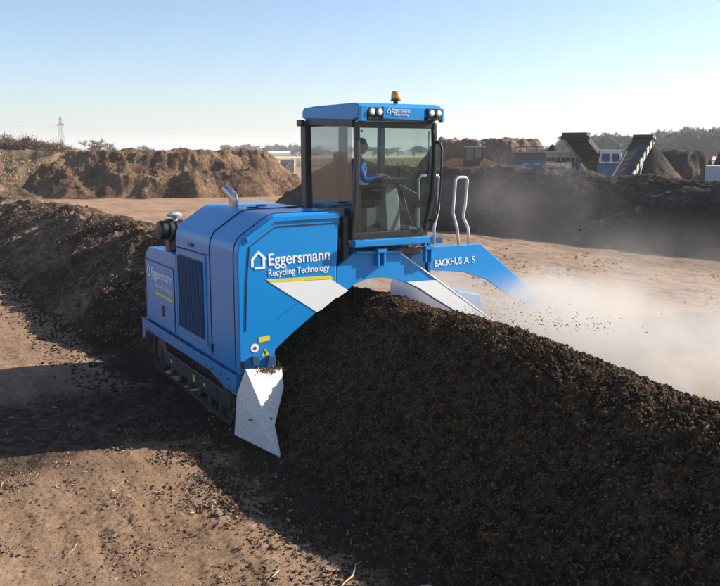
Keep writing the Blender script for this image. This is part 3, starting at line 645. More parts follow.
# corner points: bottom ring z=2.72, top ring z=4.38 ; front face bows outwards
zb,zt=2.72,4.40
fl=[(5.97,10.93,2.71),(5.99,10.86,3.3),(6.02,10.86,3.9),(6.04,10.91,4.40)]
frr=[(7.23,10.93,2.71),(7.32,10.86,3.3),(7.36,10.86,3.9),(7.37,10.91,4.40)]
rl=[(5.98,12.42,2.71),(5.98,12.46,3.5),(5.99,12.48,4.45)]
rrr=[(7.24,12.42,2.71),(7.36,12.46,3.5),(7.38,12.48,4.45)]
def post(pts,w_,d_,name='pillar',mat='black'):
    m_=MB(); vs=[]
    for p in pts:
        x,y,z=p; vs+=[(x-w_,y-d_,z),(x+w_,y-d_,z),(x+w_,y+d_,z),(x-w_,y+d_,z)]
    k_=len(pts); fs=[(0,1,2,3),tuple(4*(k_-1)+j for j in (3,2,1,0))]
    for i in range(k_-1):
        for j in range(4): fs.append((4*i+j,4*i+(j+1)%4,4*i+4+(j+1)%4,4*i+4+j))
    return m_.add(vs,fs).build(name,M[mat],C0,.012)
post(fl,.035,.045); post(frr,.032,.04); post(rl,.055,.09); post(rrr,.05,.05)
def bar(a,b,h_,d_,name='frame_rail',mat='black'):
    a=Vector(a);b=Vector(b); d=(b-a).normalized(); up=Vector((0,0,1)); n_=d.cross(up).normalized()
    vs=[]
    for p in(a,b):
        for s1_,s2_ in((-1,-1),(1,-1),(1,1),(-1,1)): vs.append(p+n_*d_*s1_+up*h_*s2_)
    return MB().add(vs,[(0,1,2,3),(7,6,5,4)]+[(j,(j+1)%4,(j+1)%4+4,j+4) for j in range(4)]).build(name,M[mat],C0,.008)
bar((5.99,10.92,2.755),(7.25,10.92,2.755),.05,.035); bar((6.05,10.91,4.36),(7.38,10.91,4.36),.045,.03)
bar((5.98,10.95,2.80),(5.98,12.40,2.80),.09,.03); bar((6.01,10.93,4.38),(5.99,12.44,4.44),.05,.03)
bar((7.25,10.95,2.76),(7.25,12.40,2.76),.05,.03); bar((7.40,10.95,4.38),(7.38,12.44,4.40),.04,.03)
bar((6.0,12.44,4.40),(7.36,12.44,4.40),.04,.03); bar((6.0,12.42,3.02),(7.3,12.42,3.02),.05,.03)
bar((6.0,12.42,2.80),(7.25,12.42,2.80),.09,.02)
bar((6.65,12.44,3.05),(6.65,12.44,3.051),.0,.0) if False else None
post([(6.62,12.42,3.0),(6.64,12.44,4.38)],.075,.03,'rear_post','black')
bar((6.04,10.875,3.49),(7.36,10.875,3.55),.006,.006,'glass_joint')
# panes
def pane(name,quads,mat):
    m_=MB()
    n_=len(quads); vs=[p for q in quads for p in q]
    m_.add(vs,[(2*i,2*i+1,2*i+3,2*i+2) for i in range(n_-1)]); return m_.build(name,M[mat],C0,smooth=False)
pane('windscreen',list(zip(fl,frr)),'glass'); 
pane('side_window',[((5.985,y0,z0),(5.985,y1,z0)) for y0,y1,z0 in ((10.96,12.36,2.86),(10.93,12.38,3.6),(10.95,12.40,4.36))],'glassside')
pane('rear_window',[((6.03,12.44,3.06),(7.28,12.44,3.06)),((6.04,12.45,4.36),(7.34,12.45,4.36))],'glass')
pane('side_window',[((7.27,10.96,2.8),(7.27,12.38,2.8)),((7.39,10.93,3.6),(7.37,12.4,3.6)),((7.395,10.95,4.35),(7.375,12.4,4.35))],'glass')
# floor and roof
MB().box(5.98,7.24,10.95,12.40,2.69,2.735).build('cab_floor',M['black'],C0,.006)
MB().box(6.10,7.30,12.36,12.41,2.74,3.06).build('rear_panel',M['grey'],C0,.006)
roof=MB().prism([(10.74,4.47),(10.78,4.63),(10.9,4.665),(12.2,4.67),(12.58,4.655),(12.64,4.60),(12.64,4.50),(12.5,4.47),(11.0,4.41)],'x',6.0,7.42).build('cab_roof',M['blue'],C0,.02)
# raised centre of the roof front with corner wings
MB().prism([(6.36,4.44),(7.05,4.42),(7.06,4.60),(6.36,4.61)],'y',10.70,10.76).build('roof_visor',M['blue'],roof,.008)
MB().prism([(6.0,4.40),(6.10,4.40),(6.12,4.62),(6.0,4.62)],'y',10.72,10.80).build('roof_corner',M['blue'],roof,.008)
MB().prism([(7.38,4.40),(7.42,4.40),(7.42,4.60),(7.38,4.60)],'y',10.72,10.80).build('roof_corner',M['blue'],roof,.008)
for x0_ in (6.12,7.13):
    MB().box(x0_,x0_+.25,10.72,10.79,4.43,4.60).build('lamp_recess',M['seam'],roof,.006)
    for dx in (.06,.185):
        l_=MB().lathe((x0_+dx,10.735,4.535),(0,-1,0),[(-.03,.045),(.02,.052),(.035,.052)],22).build('work_lamp',M['grey'],roof)
        MB().lathe((x0_+dx,10.735,4.535),(0,-1,0),[(.036,.044),(.042,.030),(.045,.0)],22).build('lamp_lens',M['lens'],l_,smooth=True)
text('Eggersmann',6.50,10.695,4.535,.088,FR,M['lettering'],roof,.30)
text('Recycling Technology',6.53,10.695,4.485,.045,FR,M['lettering'],roof,.26)
house(6.455,10.697,4.55,.062,'y',roof,M['lettering'])
MB().lathe((6.78,11.05,4.66),(0,0,1),[(0,.035),(.05,.035),(.052,.075),(.075,.075)],20).build('beacon_base',M['black'],C0)
MB().lathe((6.78,11.05,4.735),(0,0,1),[(0,.062),(.02,.070),(.10,.064),(.12,.045),(.125,.0)],24).build('beacon_lamp',M['amber'],C0,smooth=True)
# mirror / camera box at rear-left roof corner
MB().box(5.88,5.95,12.42,12.60,4.37,4.47).build('corner_lamp',M['black'],C0,.01)
# grab rail at right front pillar
MB().tube([(7.37,10.84,4.12),(7.42,10.80,4.10),(7.44,10.78,4.0),(7.42,10.78,3.4),(7.38,10.79,3.05),(7.34,10.82,2.93),(7.27,10.88,2.95)],.017,10).build('grab_rail',M['black'],C0,smooth=True)
MB().tube([(7.24,10.84,4.28),(7.24,10.83,3.9),(7.23,10.83,3.6)],.010,8).build('wiper',M['black'],C0,smooth=True)
MB().box(7.215,7.26,10.82,10.84,3.48,3.68).build('wiper_blade',M['black'],C0)
for p_ in ((6.09,10.855,4.27),(7.33,10.855,4.27),(6.06,10.87,2.86),(7.22,10.88,2.88)): MB().lathe(p_,(0,-1,0),[(0,.015),(.012,.015)],10).build('glass_bolt',M['steel'],C0)
# interior: seat, console, steering post, pedal box
st_=MB(); Sx,Sy=6.42,11.62
rz=Matrix.Translation((Sx,Sy,0))@Matrix.Rotation(R(-18),4,'Z')
seat=MB().box(-.20,.27,-.24,.24,3.13,3.27,rz).build('seat',M['black'],C0,.05,seg=3)
MB().box(-.32,-.19,-.23,.23,3.2,3.98,rz).build('backrest',M['black'],seat,.05,seg=3)
MB().box(-.15,.15,-.15,.15,2.74,3.13,rz).build('seat_base',M['grey'],seat,.02)
a_=MB().box(-.10,.34,-.34,-.26,3.42,3.48,rz).build('armrest',M['black'],seat,.015)
MB().box(-.10,.30,.26,.34,3.42,3.48,rz).build('armrest',M['black'],seat,.015)
cs=MB().prism([(6.72,2.74),(6.97,2.74),(6.94,3.25),(6.90,3.42),(6.70,3.46),(6.68,3.3)],'y',11.18,11.36).build('control_console',M['lgrey'],C0,.02)
MB().box(6.56,7.02,11.10,11.40,3.50,3.585).build('control_panel',M['black'],cs,.015)
MB().lathe((6.95,11.2,3.585),(0,0,1),[(0,.02),(.08,.014),(.09,.028),(.14,.028),(.15,.01)],14).build('joystick',M['black'],cs)
MB().prism([(6.92,3.50),(7.30,3.33),(7.36,3.10),(7.20,3.18),(6.92,3.32)],'y',11.20,11.25).build('console_arm',M['black'],cs,.01)
MB().tube([(7.0,11.2,3.4),(7.05,11.15,3.1),(7.10,11.1,2.9),(7.2,11.1,2.76)],.012,8).build('cable',M['black'],cs,smooth=True)
MB().prism([(7.0,2.74),(7.2,2.74),(7.2,2.80),(7.04,2.86)],'y',11.05,11.4).build('pedal_box',M['grey'],C0,.01)
MB().box(6.03,6.17,10.98,11.3,2.74,3.4).build('side_console',M['black'],C0,.02)

# ------------------------------------------------------------------ operator
def person():
    root=empty('person',(6.45,11.6,3.27),'seated operator in a blue jacket with hands on the controls inside the cab','person')
    F=Vector((.93,-.37,0)); S=Vector((.37,.93,0))    # facing, left side
    O=Vector((6.42,11.60,0))
    def P(f,s,z): return O+F*f+S*s+Vector((0,0,z))
    js={}
    pts=[];rad=[];ed=[]
    def node(k_,p,r): js[k_]=len(pts); pts.append(p); rad.append(r); return js[k_]
    def link(*ks):
        for a,b in zip(ks,ks[1:]): ed.append((js[a],js[b]))
    node('pel',P(0,0,3.34),(.16,.13)); node('ab',P(0,0,3.50),(.15,.115)); node('ch',P(.02,0,3.68),(.17,.12)); node('ub',P(.02,0,3.80),(.14,.10)); node('nk',P(.035,0,3.885),(.055,.055)); node('hd0',P(.05,0,3.95),(.055,.055))
    link('pel','ab','ch','ub','nk','hd0')
    for s,sg in (('l',1),('r',-1)):
        node('sh'+s,P(.01,.19*sg,3.78),(.065,.065)); node('el'+s,P(.10,.26*sg,3.53),(.05,.05)); node('wr'+s,P(.33,.22*sg,3.60),(.032,.028)); node('pm'+s,P(.40,.21*sg,3.615),(.032,.022))
        link('ub','sh'+s,'el'+s,'wr'+s,'pm'+s)
        node('hp'+s,P(.05,.10*sg,3.33),(.10,.09)); node('kn'+s,P(.47,.15*sg,3.30),(.068,.068)); node('cf'+s,P(.52,.14*sg,3.10),(.06,.06)); node('an'+s,P(.56,.13*sg,2.87),(.042,.042)); node('ft'+s,P(.62,.13*sg,2.79),(.045,.04)); node('to'+s,P(.74,.14*sg,2.77),(.042,.03))
        link('pel','hp'+s,'kn'+s,'cf'+s,'an'+s,'ft'+s,'to'+s)
        for i,(ds,ln) in enumerate(((-.028,.055),(-.010,.064),(.009,.060),(.027,.048))):
            node(f'f{i}a'+s,P(.425,.21*sg+ds,3.615),(.009,.009)); node(f'f{i}b'+s,P(.425+ln*.6,.21*sg+ds,3.605),(.0085,.0085)); node(f'f{i}c'+s,P(.425+ln*.8,.21*sg+ds,3.575),(.0075,.0075))
            link('pm'+s,f'f{i}a'+s,f'f{i}b'+s,f'f{i}c'+s)
        node('t0'+s,P(.395,(.21-.035)*sg,3.605),(.010,.010)); node('t1'+s,P(.43,(.21-.055)*sg,3.59),(.009,.009)); link('pm'+s,'t0'+s,'t1'+s)
    me=bpy.data.meshes.new('body'); me.from_pydata([tuple(p-root.location) for p in pts],ed,[])
    o=bpy.data.objects.new('body_tmp',me); col.objects.link(o)
    sm=o.modifiers.new('skin','SKIN'); o.modifiers.new('sub','SUBSURF').levels=2; o.modifiers['sub'].render_levels=2
    for i,v in enumerate(me.skin_vertices[0].data): v.radius=rad[i]; v.use_root=(i==0)
    bpy.context.view_layer.update(); dg_=bpy.context.evaluated_depsgraph_get(); m2=bpy.data.meshes.new_from_object(o.evaluated_get(dg_)); bpy.data.objects.remove(o)
    bm=bmesh.new(); bm.from_mesh(m2)
    # head: shaped ellipsoid with jaw, nose, brow, ears merged into the same mesh
    hc=P(.075,0,4.055)-root.location
    r_=bmesh.ops.create_icosphere(bm,subdivisions=4,radius=1)
    hv=r_['verts']
    for v in hv:
        a,b_,c=v.co.x,v.co.y,v.co.z          # a forward, b left, c up
        x=a*.098;y=b_*.076;z=c*.122
        if c<-.1: y*=1-.30*(-c-.1); x=x*(1-.12*(-c))+(.012 if a>0 else .02)*(-c)
        if a>.5 and abs(b_)<.22 and -.35<c<.1: x+=.026*(1-abs(b_)/.22)*(1-abs(c+.2)/.3 if abs(c+.2)<.3 else 0)   # nose
        if a>.6 and .12<c<.30: x+=.006
        if a>.6 and .0<c<.12 and .2<abs(b_)<.5: x-=.010                    # eye sockets
        if a>.7 and -.52<c<-.44: x-=.005                                     # mouth
        if abs(b_)>.93 and -.2<c<.2 and abs(a)<.25: y*=1.14                   # ears
        w_=F*x+S*y; v.co=Vector((w_.x,w_.y,z))+hc
    mats=[M['shirt'],M['trouser'],M['skin'],M['black']]; hvs=set(hv)
    for fc in bm.faces:
        c=fc.calc_center_median()+root.location
        d=(c-O); f_=d.dot(F); s_=abs(d.dot(S))
        if fc.verts[0] in hvs or c.z>3.88: fc.material_index=2
        elif f_>.335 and c.z>3.54: fc.material_index=2
        elif c.z<2.86: fc.material_index=3
        elif c.z<3.40 and not (f_<.12 and c.z>3.42): fc.material_index=1
        else: fc.material_index=0
        fc.smooth=True
    m2.materials.clear()
    for q in mats: m2.materials.append(q)
    bm.to_mesh(m2); bm.free()
    b=bpy.data.objects.new('body',m2); col.objects.link(b); b.parent=root
    # hair
    bm=bmesh.new(); bmesh.ops.create_icosphere(bm,subdivisions=4,radius=1); dl_=[]
    for v in bm.verts:
        a,b_,c=v.co; 
        if c<.25 and a>-.1 or c<-.35 or (a>.55 and c<.5): dl_.append(v)
        n_=1+.04*math.sin(a*23+c*17)*math.cos(b_*19); w_=F*(a*.104*n_-.002)+S*(b_*.082*n_); v.co=Vector((w_.x,w_.y,c*.128*n_+.002))+hc
    bmesh.ops.delete(bm,geom=dl_,context='VERTS'); me=bpy.data.meshes.new('hair'); bm.to_mesh(me); bm.free(); me.materials.append(M['hair']); me.shade_smooth()
    h_=bpy.data.objects.new('hair',me); col.objects.link(h_); h_.parent=root; h_.modifiers.new('t','SOLIDIFY').thickness=.008
    for sg in (-1,1):
        e=MB().lathe(P(.163,.030*sg,4.062),F,[(-.008,.004),(-.003,.011),(.003,.009),(.006,.0)],10).build('eye',M['lettering'],root,smooth=True)
    return root
person()

# ------------------------------------------------------------------ background machines
def wheel(parent,c,r,w_,ax=(0,1,0)):
    t=MB().lathe(c,ax,[(-w_/2,r*.6),(-w_/2,r*.9),(-w_*.35,r),(w_*.35,r),(w_/2,r*.9),(w_/2,r*.6)],26).build('wheel',M['rubber'],parent)
    MB().lathe(c,ax,[(-w_*.45,r*.58),(w_*.45,r*.58),(w_*.47,r*.2)],20).build('rim',M['orange'],t)
MB.world=False     # the far machines are built in their own local space
fa=R(-29.2)
# wheel loader: local x = to the left in the photo is its front
L=empty('wheel_loader',(38.9,52.2,.86),'orange wheel loader with a dark glazed cab in front of the brown root heap','wheel loader',rz=R(-36)); L.scale=(.84,.84,.84)
bd=MB().prism([(-.3,1.3),(.5,1.3),(3.1,1.4),(3.2,1.9),(2.9,2.25),(1.0,2.4),(.5,2.35),(-.3,2.3)],'y',-.85,.85).build('body',M['orange'],L,.05)
MB().box(1.2,2.9,-.7,.7,2.25,2.42).build('engine_hood',M['timber'],bd,.04)
MB().prism([(-2.3,1.2),(-.4,1.2),(-.4,2.2),(-1.2,2.45),(-2.2,2.0)],'y',-.5,.5).build('front_frame',M['orange'],L,.04)
cb=MB(); 
for x,y in ((-.75,-.75),(.75,-.75),(-.75,.75),(.75,.75)): cb.box(x-.06,x+.06,y-.06,y+.06,2.4,3.95)
cb.box(-.8,.8,-.8,.8,2.3,2.6); cb.box(-.05,.05,-.81,-.75,2.6,3.95)
cbo=cb.build('cab_frame',M['black'],L,.02)
MB().box(-.9,.95,-.9,.9,3.93,4.08).build('cab_roof',M['timber'],cbo,.04)
MB().box(-.72,.72,-.72,.72,2.6,3.93).build('cab_window',M['glassside'],cbo)
MB().lathe((.5,0,4.08),(0,0,1),[(0,.06),(.2,.06),(.22,0)],12).build('beacon_lamp',M['amber'],cbo)
MB().box(-.3,.25,-.25,.25,2.6,3.4).build('seat',M['black'],cbo,.05)
MB().prism([(.55,2.3),(1.9,2.3),(1.9,2.55),(1.0,2.95),(.55,2.7)],'y',-1.3,1.3).build('fender',M['orange'],L,.03)
for sg in (-.45,.45): MB().prism([(-.9,2.95),(-1.0,2.5),(-2.6,2.05),(-3.4,1.2),(-3.6,1.3),(-2.9,2.45),(-2.0,3.05)],'y',sg-.1,sg+.1).build('lift_arm',M['orange'],L,.02)
MB().prism([(-3.1,.5),(-3.2,1.5),(-3.9,1.9),(-4.3,1.5),(-3.9,.6),(-4.6,.35),(-3.6,.35)],'y',-1.4,1.4).build('bucket',M['steel'],L,.02)
for x in (-1.5,2.0):
    for y in (-1.05,1.05): wheel(L,(x,y,.75),.82,.55)
# grey-blue hopper machine
A=empty('hopper_machine',(40.3,47.3,0),'blue and brown hopper box standing left of the striped tan screening machine','hopper machine',rz=R(-40))
MB().box(-1.0,1.0,-1,1,1.4,3.35).build('body',M['dimblue'],A,.03)
MB().prism([(-1.15,3.35),(1.05,3.35),(1.05,3.85),(-1.15,3.85)],'y',-1.05,1.05).build('hopper',plain('brown_rusted_sheet',(.14,.10,.075),.9),A,.03)
MB().box(-.35,1.3,.9,1.9,3.5,4.1).build('rear_container',M['timber'],A,.03)
for i in range(2): MB().box(-.6+i*.7,-.1+i*.7,-1.02,-1.0,3.0,3.12).build('side_vent',M['timber'],A)
for x in (-.7,.7): wheel(A,(x,-.8,.5),.5,.35)
MB().box(-1.0,1.0,-.9,.9,.8,1.4).build('chassis',M['black'],A)
m_=MB()
for i in range(6): m_.box(-1.03+i*.4,-.98+i*.4,-1.05,-1.0,1.5,3.33)
m_.build('ribs',M['dimblue'],A)
m_=MB()
for x in (-1.1,-.4,.3,1.0): m_.tube([(x,-1.05,3.85),(x,-1.05,4.2)],.03,6)
m_.tube([(-1.1,-1.05,4.2),(1.0,-1.05,4.2)],.03,6); m_.build('guard_rail',M['steel'],A)
# striped screener
A=empty('screening_machine',(41.5,45.2,0),'tan and white striped screening machine with blue end box under a black heap','screener',rz=R(-42))
bd=MB().box(-1.35,1.05,-1,1,1.3,3.85).build('body',M['timber'],A,.03)
MB().box(-1.36,.8,-1.04,-.995,3.25,3.5).build('side_band',M['seam'],bd)
MB().box(-1.36,.4,-1.05,-.995,2.75,3.15).build('white_panel',M['white'],bd)
MB().box(.42,1.06,-1.06,-.995,2.6,3.3).build('blue_panel',M['darkblue'],bd)
MB().box(-1.4,1.1,-1.08,-1.0,3.80,3.92).build('top_rail',M['timber'],bd,.01)
MB().box(-1.3,1.0,-.9,.9,.8,1.3).build('chassis',M['black'],A)
m_=MB()
for i in range(8): m_.box(-1.3+i*.32,-1.25+i*.32,-1.1,-1.04,1.4,3.82)
m_.build('posts',M['timber'],A)
MB().tube([(-1.2,-1.15,3.4),(-.4,-1.2,3.2),(.4,-1.15,3.35),(.9,-1.1,2.6)],.05,6).build('hose',M['black'],A,smooth=True)
for x in (-.8,.6): wheel(A,(x,-.8,.5),.5,.35)
# conveyors
def conveyor(loc,rz,label,foot,head,width,flip):
    A=empty('conveyor',loc,label,'conveyor','discharge conveyors beyond the dark windrow',rz)
    a=Vector(foot);b=Vector(head); d=(b-a).normalized(); side=Vector((0,1,0)); up=d.cross(side)*(-1 if d.cross(side).z<0 else 1)
    def slab(o0,o1,w0,w1,name,mat,bev=.01):
        vs=[p+up*o+side*w_ for p in(a,b) for o,w_ in((o0,w0),(o1,w0),(o1,w1),(o0,w1))]
        return MB().add(vs,[(0,1,2,3),(7,6,5,4)]+[(j,(j+1)%4,(j+1)%4+4,j+4) for j in range(4)]).build(name,mat,A,bev)
    h_=width/2
    slab(-.04,.04,-h_,h_,'belt',M['belt'],0)
    slab(-.22,.16,-h_-.10,-h_,'side_frame',M['timber']); slab(-.22,.16,h_,h_+.10,'side_frame',M['belt'])
    r_=MB()
    n_=9
    for i in range(n_+1):
        p=a.lerp(b,i/n_)-up*.10; r_.tube([p-side*(h_),p+side*(h_)],.06,8)
    r_.build('rollers',M['steel'],A,smooth=True)
    br=MB()
    for i in range(7):
        p=a.lerp(b,(i+.5)/7); br.box(p.x-.05,p.x+.05,-h_-.14,-h_-.02,p.z-.25,p.z+.28)
    br.build('braces',M['black'],A)
    MB().tube([b-side*(h_+.18),b+side*(h_+.18)],.16,14).build('head_drum',M['black'],A,smooth=True)
    MB().box(b.x-.35,b.x+.25,-h_-.1,h_+.1,b.z+.10,b.z+.30).build('drum_guard',M['black'],A,.02)
    for w_ in(-h_,h_): MB().tube([a.lerp(b,.55)+side*w_-up*.2,Vector((a.x*.8+b.x*.2,w_,.2))],.06,8).build('strut',M['dimblue'],A,smooth=True)
    return A
def conv(foot,head,width,label,ext):
    f=Vector(foot);h_=Vector(head); d=(h_-f); f=f-d*ext; dh=Vector((d.x,d.y)); L_=Vector((h_.x-f.x,h_.y-f.y)).length
    return conveyor((f.x,f.y,0),math.atan2(d.y,d.x),label,(0,0,f.z),(L_,0,h_.z),width,0)
conv((43.4,43.8,2.78),(39.35,42.0,4.80),1.5,'wide dark conveyor rising to the left with its belt underside facing the camera',.3)
conv((40.4,38.6,2.72),(43.7,40.3,4.68),1.1,'conveyor with tan side frame rising to the right and dropping onto the conical heap',.3)
A=empty('crusher_unit',(42.7,42.2,0),'small machine with white windowed housing between the two conveyors','crusher',rz=R(-42))
MB().box(-.8,.85,-.8,.8,1.6,3.1).build('body',M['dimblue'],A,.03)
hb2=MB().box(-.75,.65,-.75,.75,3.12,3.95).build('housing',M['white'],A,.03)
MB().box(-.6,-.1,-.78,-.74,3.25,3.75).build('window',M['dimblue'],hb2); MB().box(.05,.5,-.78,-.74,3.25,3.75).build('window',M['dimblue'],hb2)
MB().box(-.85,.8,-.85,.85,3.93,4.02).build('roof',M['white'],hb2,.02)
MB().box(-.8,.8,-.7,.7,.8,1.6).build('chassis',M['black'],A)
m_=MB()
for x in (-.8,-.3,.2,.75): m_.tube([(x,-.9,3.1),(x,-.9,3.5)],.025,6)
m_.tube([(-.8,-.9,3.5),(.75,-.9,3.5)],.025,6); m_.build('guard_rail',M['steel'],A)
MB().tube([(.5,.3,4.0),(.5,.3,4.4)],.07,8).build('exhaust_pipe',M['steel'],A)
for x in (-.5,.5): wheel(A,(x,-.8,.5),.5,.35)
# white box at the right edge
A=empty('site_container',(37.5,29.9,0),'pale blue grey container roof showing over the dark windrow at the right photo edge','container',rz=R(-50))
cbx=MB().box(-.35,2.2,-1.2,1.2,.0,3.22).build('body',paint('pale_container_paint',(.42,.50,.56),.5,.15,low=False),A,.02)
MB().box(.9,1.8,-1.22,-1.2,.1,2.1).build('door',M['grey'],cbx,.01)
# concrete bay walls
A=empty('bay_wall',(36.0,86.0,0),'grey and beige concrete bay wall between the bark heap and the cab','concrete wall',rz=R(-29))
MB().box(-1.5,3.5,-.3,.3,0,3.0).build('back_wall',M['concrete'],A,.03)
MB().prism([(-6,0),(.4,0),(.4,3.0),(-.8,2.9),(-4.2,.6)],'x',1.6,2.0).build('wing_wall',M['concrete'],A,.02)
MB().prism([(-1.9,0),(1.2,0),(3.4,2.9),(1.2,2.4)],'y',-4.2,-3.8).build('wing_wall',M['concrete'],A,.02)
A=empty('loading_ramp',(16.4,82.5,0),'pale sheet lying at the left foot of the bark heap','sheet',rz=R(-10))
MB().prism([(-3.6,0),(-1.6,0),(-1.5,.35),(-3.3,.45)],'y',-.6,.6).build('sheet',M['white'],A,.02)
# far building
A=empty('greenhouse',(209,468,0),'long low white greenhouse at the edge of the straw field','greenhouse',rz=R(-25))
gw=MB().box(-13,13,-4,4,0,2.4).build('wall',M['farwall'],A); MB().prism([(-4.3,2.4),(4.3,2.4),(0,3.4)],'x',-13.3,13.3).build('roof',M['farwall'],A)

# pylons and wire
def pylon(loc,h,rz,label):
    A=empty('pylon',loc,label,'pylon','pylons of the power line',rz)
    m_=MB(); r_=.085; lv=[0,.25,.45,.6,.72,.82,.9,1.0]; wd=lambda t:(2.2*(1-t)**1.1+.28)
    for sx in(-1,1):
        for sy in(-1,1):
            m_.tube([(sx*wd(t),sy*wd(t),t*h) for t in lv],r_,4)
    for t0,t1 in zip(lv,lv[1:]):
        a,b=wd(t0),wd(t1)
        for q in ((-1,-1,1,-1),(1,-1,1,1),(1,1,-1,1),(-1,1,-1,-1)):
            m_.tube([(q[0]*a,q[1]*a,t0*h),(q[2]*b,q[3]*b,t1*h)],.05,4); m_.tube([(q[2]*a,q[3]*a,t0*h),(q[0]*b,q[1]*b,t1*h)],.05,4)
    m_.build('mast',M['steel'],A)
    for t in (.80,):
        MB().tube([(-4.2,0,t*h),(0,0,t*h+.5),(4.2,0,t*h)],.2,4).build('crossarm',M['steel'],A)
    MB().tube([(-2.6,0,.92*h),(2.6,0,.92*h)],.15,4).build('crossarm',M['steel'],A)
    for x in (-4,4): MB().tube([(x,0,.80*h),(x,0,.80*h-1.2)],.15,4).build('insulator',M['steel'],A)
    return A
p0=Vector((106.5,590.5,0)); d0=Vector((505.4,323.6,0)).normalized(); pr0=Vector((p0.x+380,p0.y+150,0))
pylon(p0,25.5,R(110),'steel lattice pylon above the bushes on the left horizon')
MB.world=True
for s_,nm in ((-4,'left'),(4,'right')):
    pts=[]
    a=Vector((106.5,590.5,19.2))+Vector((.4,.9,0))*s_*.3; b=Vector((446,716,15.5))+Vector((.4,.9,0))*s_*.3
    for i in range(41):
        t=i/40; p_=a.lerp(b,t); p_.z-=5.0*4*t*(1-t)*.6; pts.append(p_)
    o=MB().tube(pts,.055,4,False).build('power_line',M['lgrey']); tag(o,'thin power line sagging right from the left pylon' ,'power line','power line wires')
    pts=[]; b=Vector((-240,470,22))+Vector((.4,.9,0))*s_*.3
    for i in range(31):
        t=i/30; p_=a.lerp(b,t); p_.z-=5*4*t*(1-t)*.6; pts.append(p_)
    o=MB().tube(pts,.055,4,False).build('power_line',M['lgrey']); tag(o,'thin power line running left out of the photo from the pylon','power line','power line wires left of the pylon')

# ------------------------------------------------------------------ trees and bushes
def bare_tree(h,seed,spread=.42,twigs=2600,trunkh=.3,levels=4,tw=.035,twlen=.55,mat='twig'):
    r=random.Random(seed); m_=MB(); ends=[]
    def br(p,d,l,rad,lv):
        q=p+d*l; mid=p+d*l*.5+Vector((r.uniform(-1,1),r.uniform(-1,1),r.uniform(-.3,.5)))*l*.07
        m_.tube([p,mid,q],[rad,rad*.82,rad*.6],5 if lv<2 else 3,False)
        ends.append((p,q,lv))
        if lv>=levels: return
        for i in range(r.choice((2,3,3,4)) if lv else 5):
            a=Vector((r.gauss(0,1),r.gauss(0,1),r.gauss(.25,.7))).normalized(); nd=(d*(1-spread)+a*spread*1.35).normalized()
            br(p.lerp(q,r.uniform(.55,1)),nd,l*r.uniform(.55,.82),rad*.55,lv+1)
    br(Vector((0,0,0)),Vector((r.uniform(-.05,.05),r.uniform(-.05,.05),1)).normalized(),h*trunkh,h*.018,0)
    trunk=m_
    V=[];Fc=[]
    fine=[e for e in ends if e[2]>=levels-1]
    for i in range(twigs):
        p,q,_=r.choice(fine); s=p.lerp(q,r.uniform(.3,1.05)); d=((q-p).normalized()+Vector((r.gauss(0,.6),r.gauss(0,.6),r.gauss(.2,.5)))).normalized()*r.uniform(.4,1.1)*twlen
        n_=d.cross(Vector((r.gauss(0,1),r.gauss(0,1),r.gauss(0,1)))).normalized()*tw
        k_=len(V); V+=[s-n_,s+n_,s+d]; Fc.append((k_,k_+1,k_+2))
    cr=MB(); cr.add(V,Fc)
    zmax=max(max(v[2] for v in trunk.v),max(v.z for v in V)); f=h/zmax
    trunk.v=[(a*f,b_*f,c*f) for a,b_,c in trunk.v]; cr.v=[(v[0]*f,v[1]*f,v[2]*f) for v in cr.v]
    tm=trunk.build('trunk',M['bark']); cm=cr.build('crown',M[mat]); md=(tm.data,cm.data); bpy.data.objects.remove(tm); bpy.data.objects.remove(cm); return md
def bush_data(w_,h,seed,n=1500,mat='bush',tw=.03,ln=.5):
    r=random.Random(seed); V=[];Fc=[]; m_=MB()
    for i in range(14):
        a=r.uniform(0,6.28); R0=r.uniform(0,w_*.3); e=Vector((math.cos(a)*w_*r.uniform(.1,.5),math.sin(a)*w_*r.uniform(.1,.5),h*r.uniform(.5,.95)))
        m_.tube([(math.cos(a)*R0*.3,math.sin(a)*R0*.3,0),e*.5+Vector((0,0,.1*h)),e],[.05,.03,.015],3,False)
    cl=[Vector((r.gauss(0,.28)*w_,r.gauss(0,.28)*w_,h*r.uniform(.15,.8))) for _ in range(16)]
    for i in range(n):
        c=r.choice(cl); s=c+Vector((r.gauss(0,1),r.gauss(0,1),r.gauss(0,1)))*h*.14; s.z=max(.0,s.z); d=Vector((r.gauss(0,.5),r.gauss(0,.5),r.gauss(.7,.4))).normalized()*ln*r.uniform(.4,1)
        n_=d.cross(Vector((r.gauss(0,1),r.gauss(0,1),r.gauss(0,1)))).normalized()*tw; k_=len(V); V+=[s-n_,s+n_,s+d]; Fc.append((k_,k_+1,k_+2))
    cr=MB().add(V,Fc); tm=m_.build('stems',M['bark']); cm=cr.build('twigs',M[mat]); md=(tm.data,cm.data); bpy.data.objects.remove(tm); bpy.data.objects.remove(cm); return md
def plant(name,md,parts,loc,s,rz,label,cat,group=None):
    A=empty(name,loc,label,cat,group,rz); A.scale=(s[0],s[0],s[1])
    for q,n_ in zip(md,parts):
        o=bpy.data.objects.new(n_,q); col.objects.link(o); o.parent=A
    return A
protos=[bare_tree(10,s,.5,3800,(.13,.13,.13,.3,.13)[i],4,.05,.55,('twig','twiggreen','twig','twiggreen','bush')[i]) for i,s in enumerate((3,8,14,21,34))]
TP=('trunk','crown')
r=random.Random(5)
A0=Vector((172,186,0));A1=Vector((206,136,0))
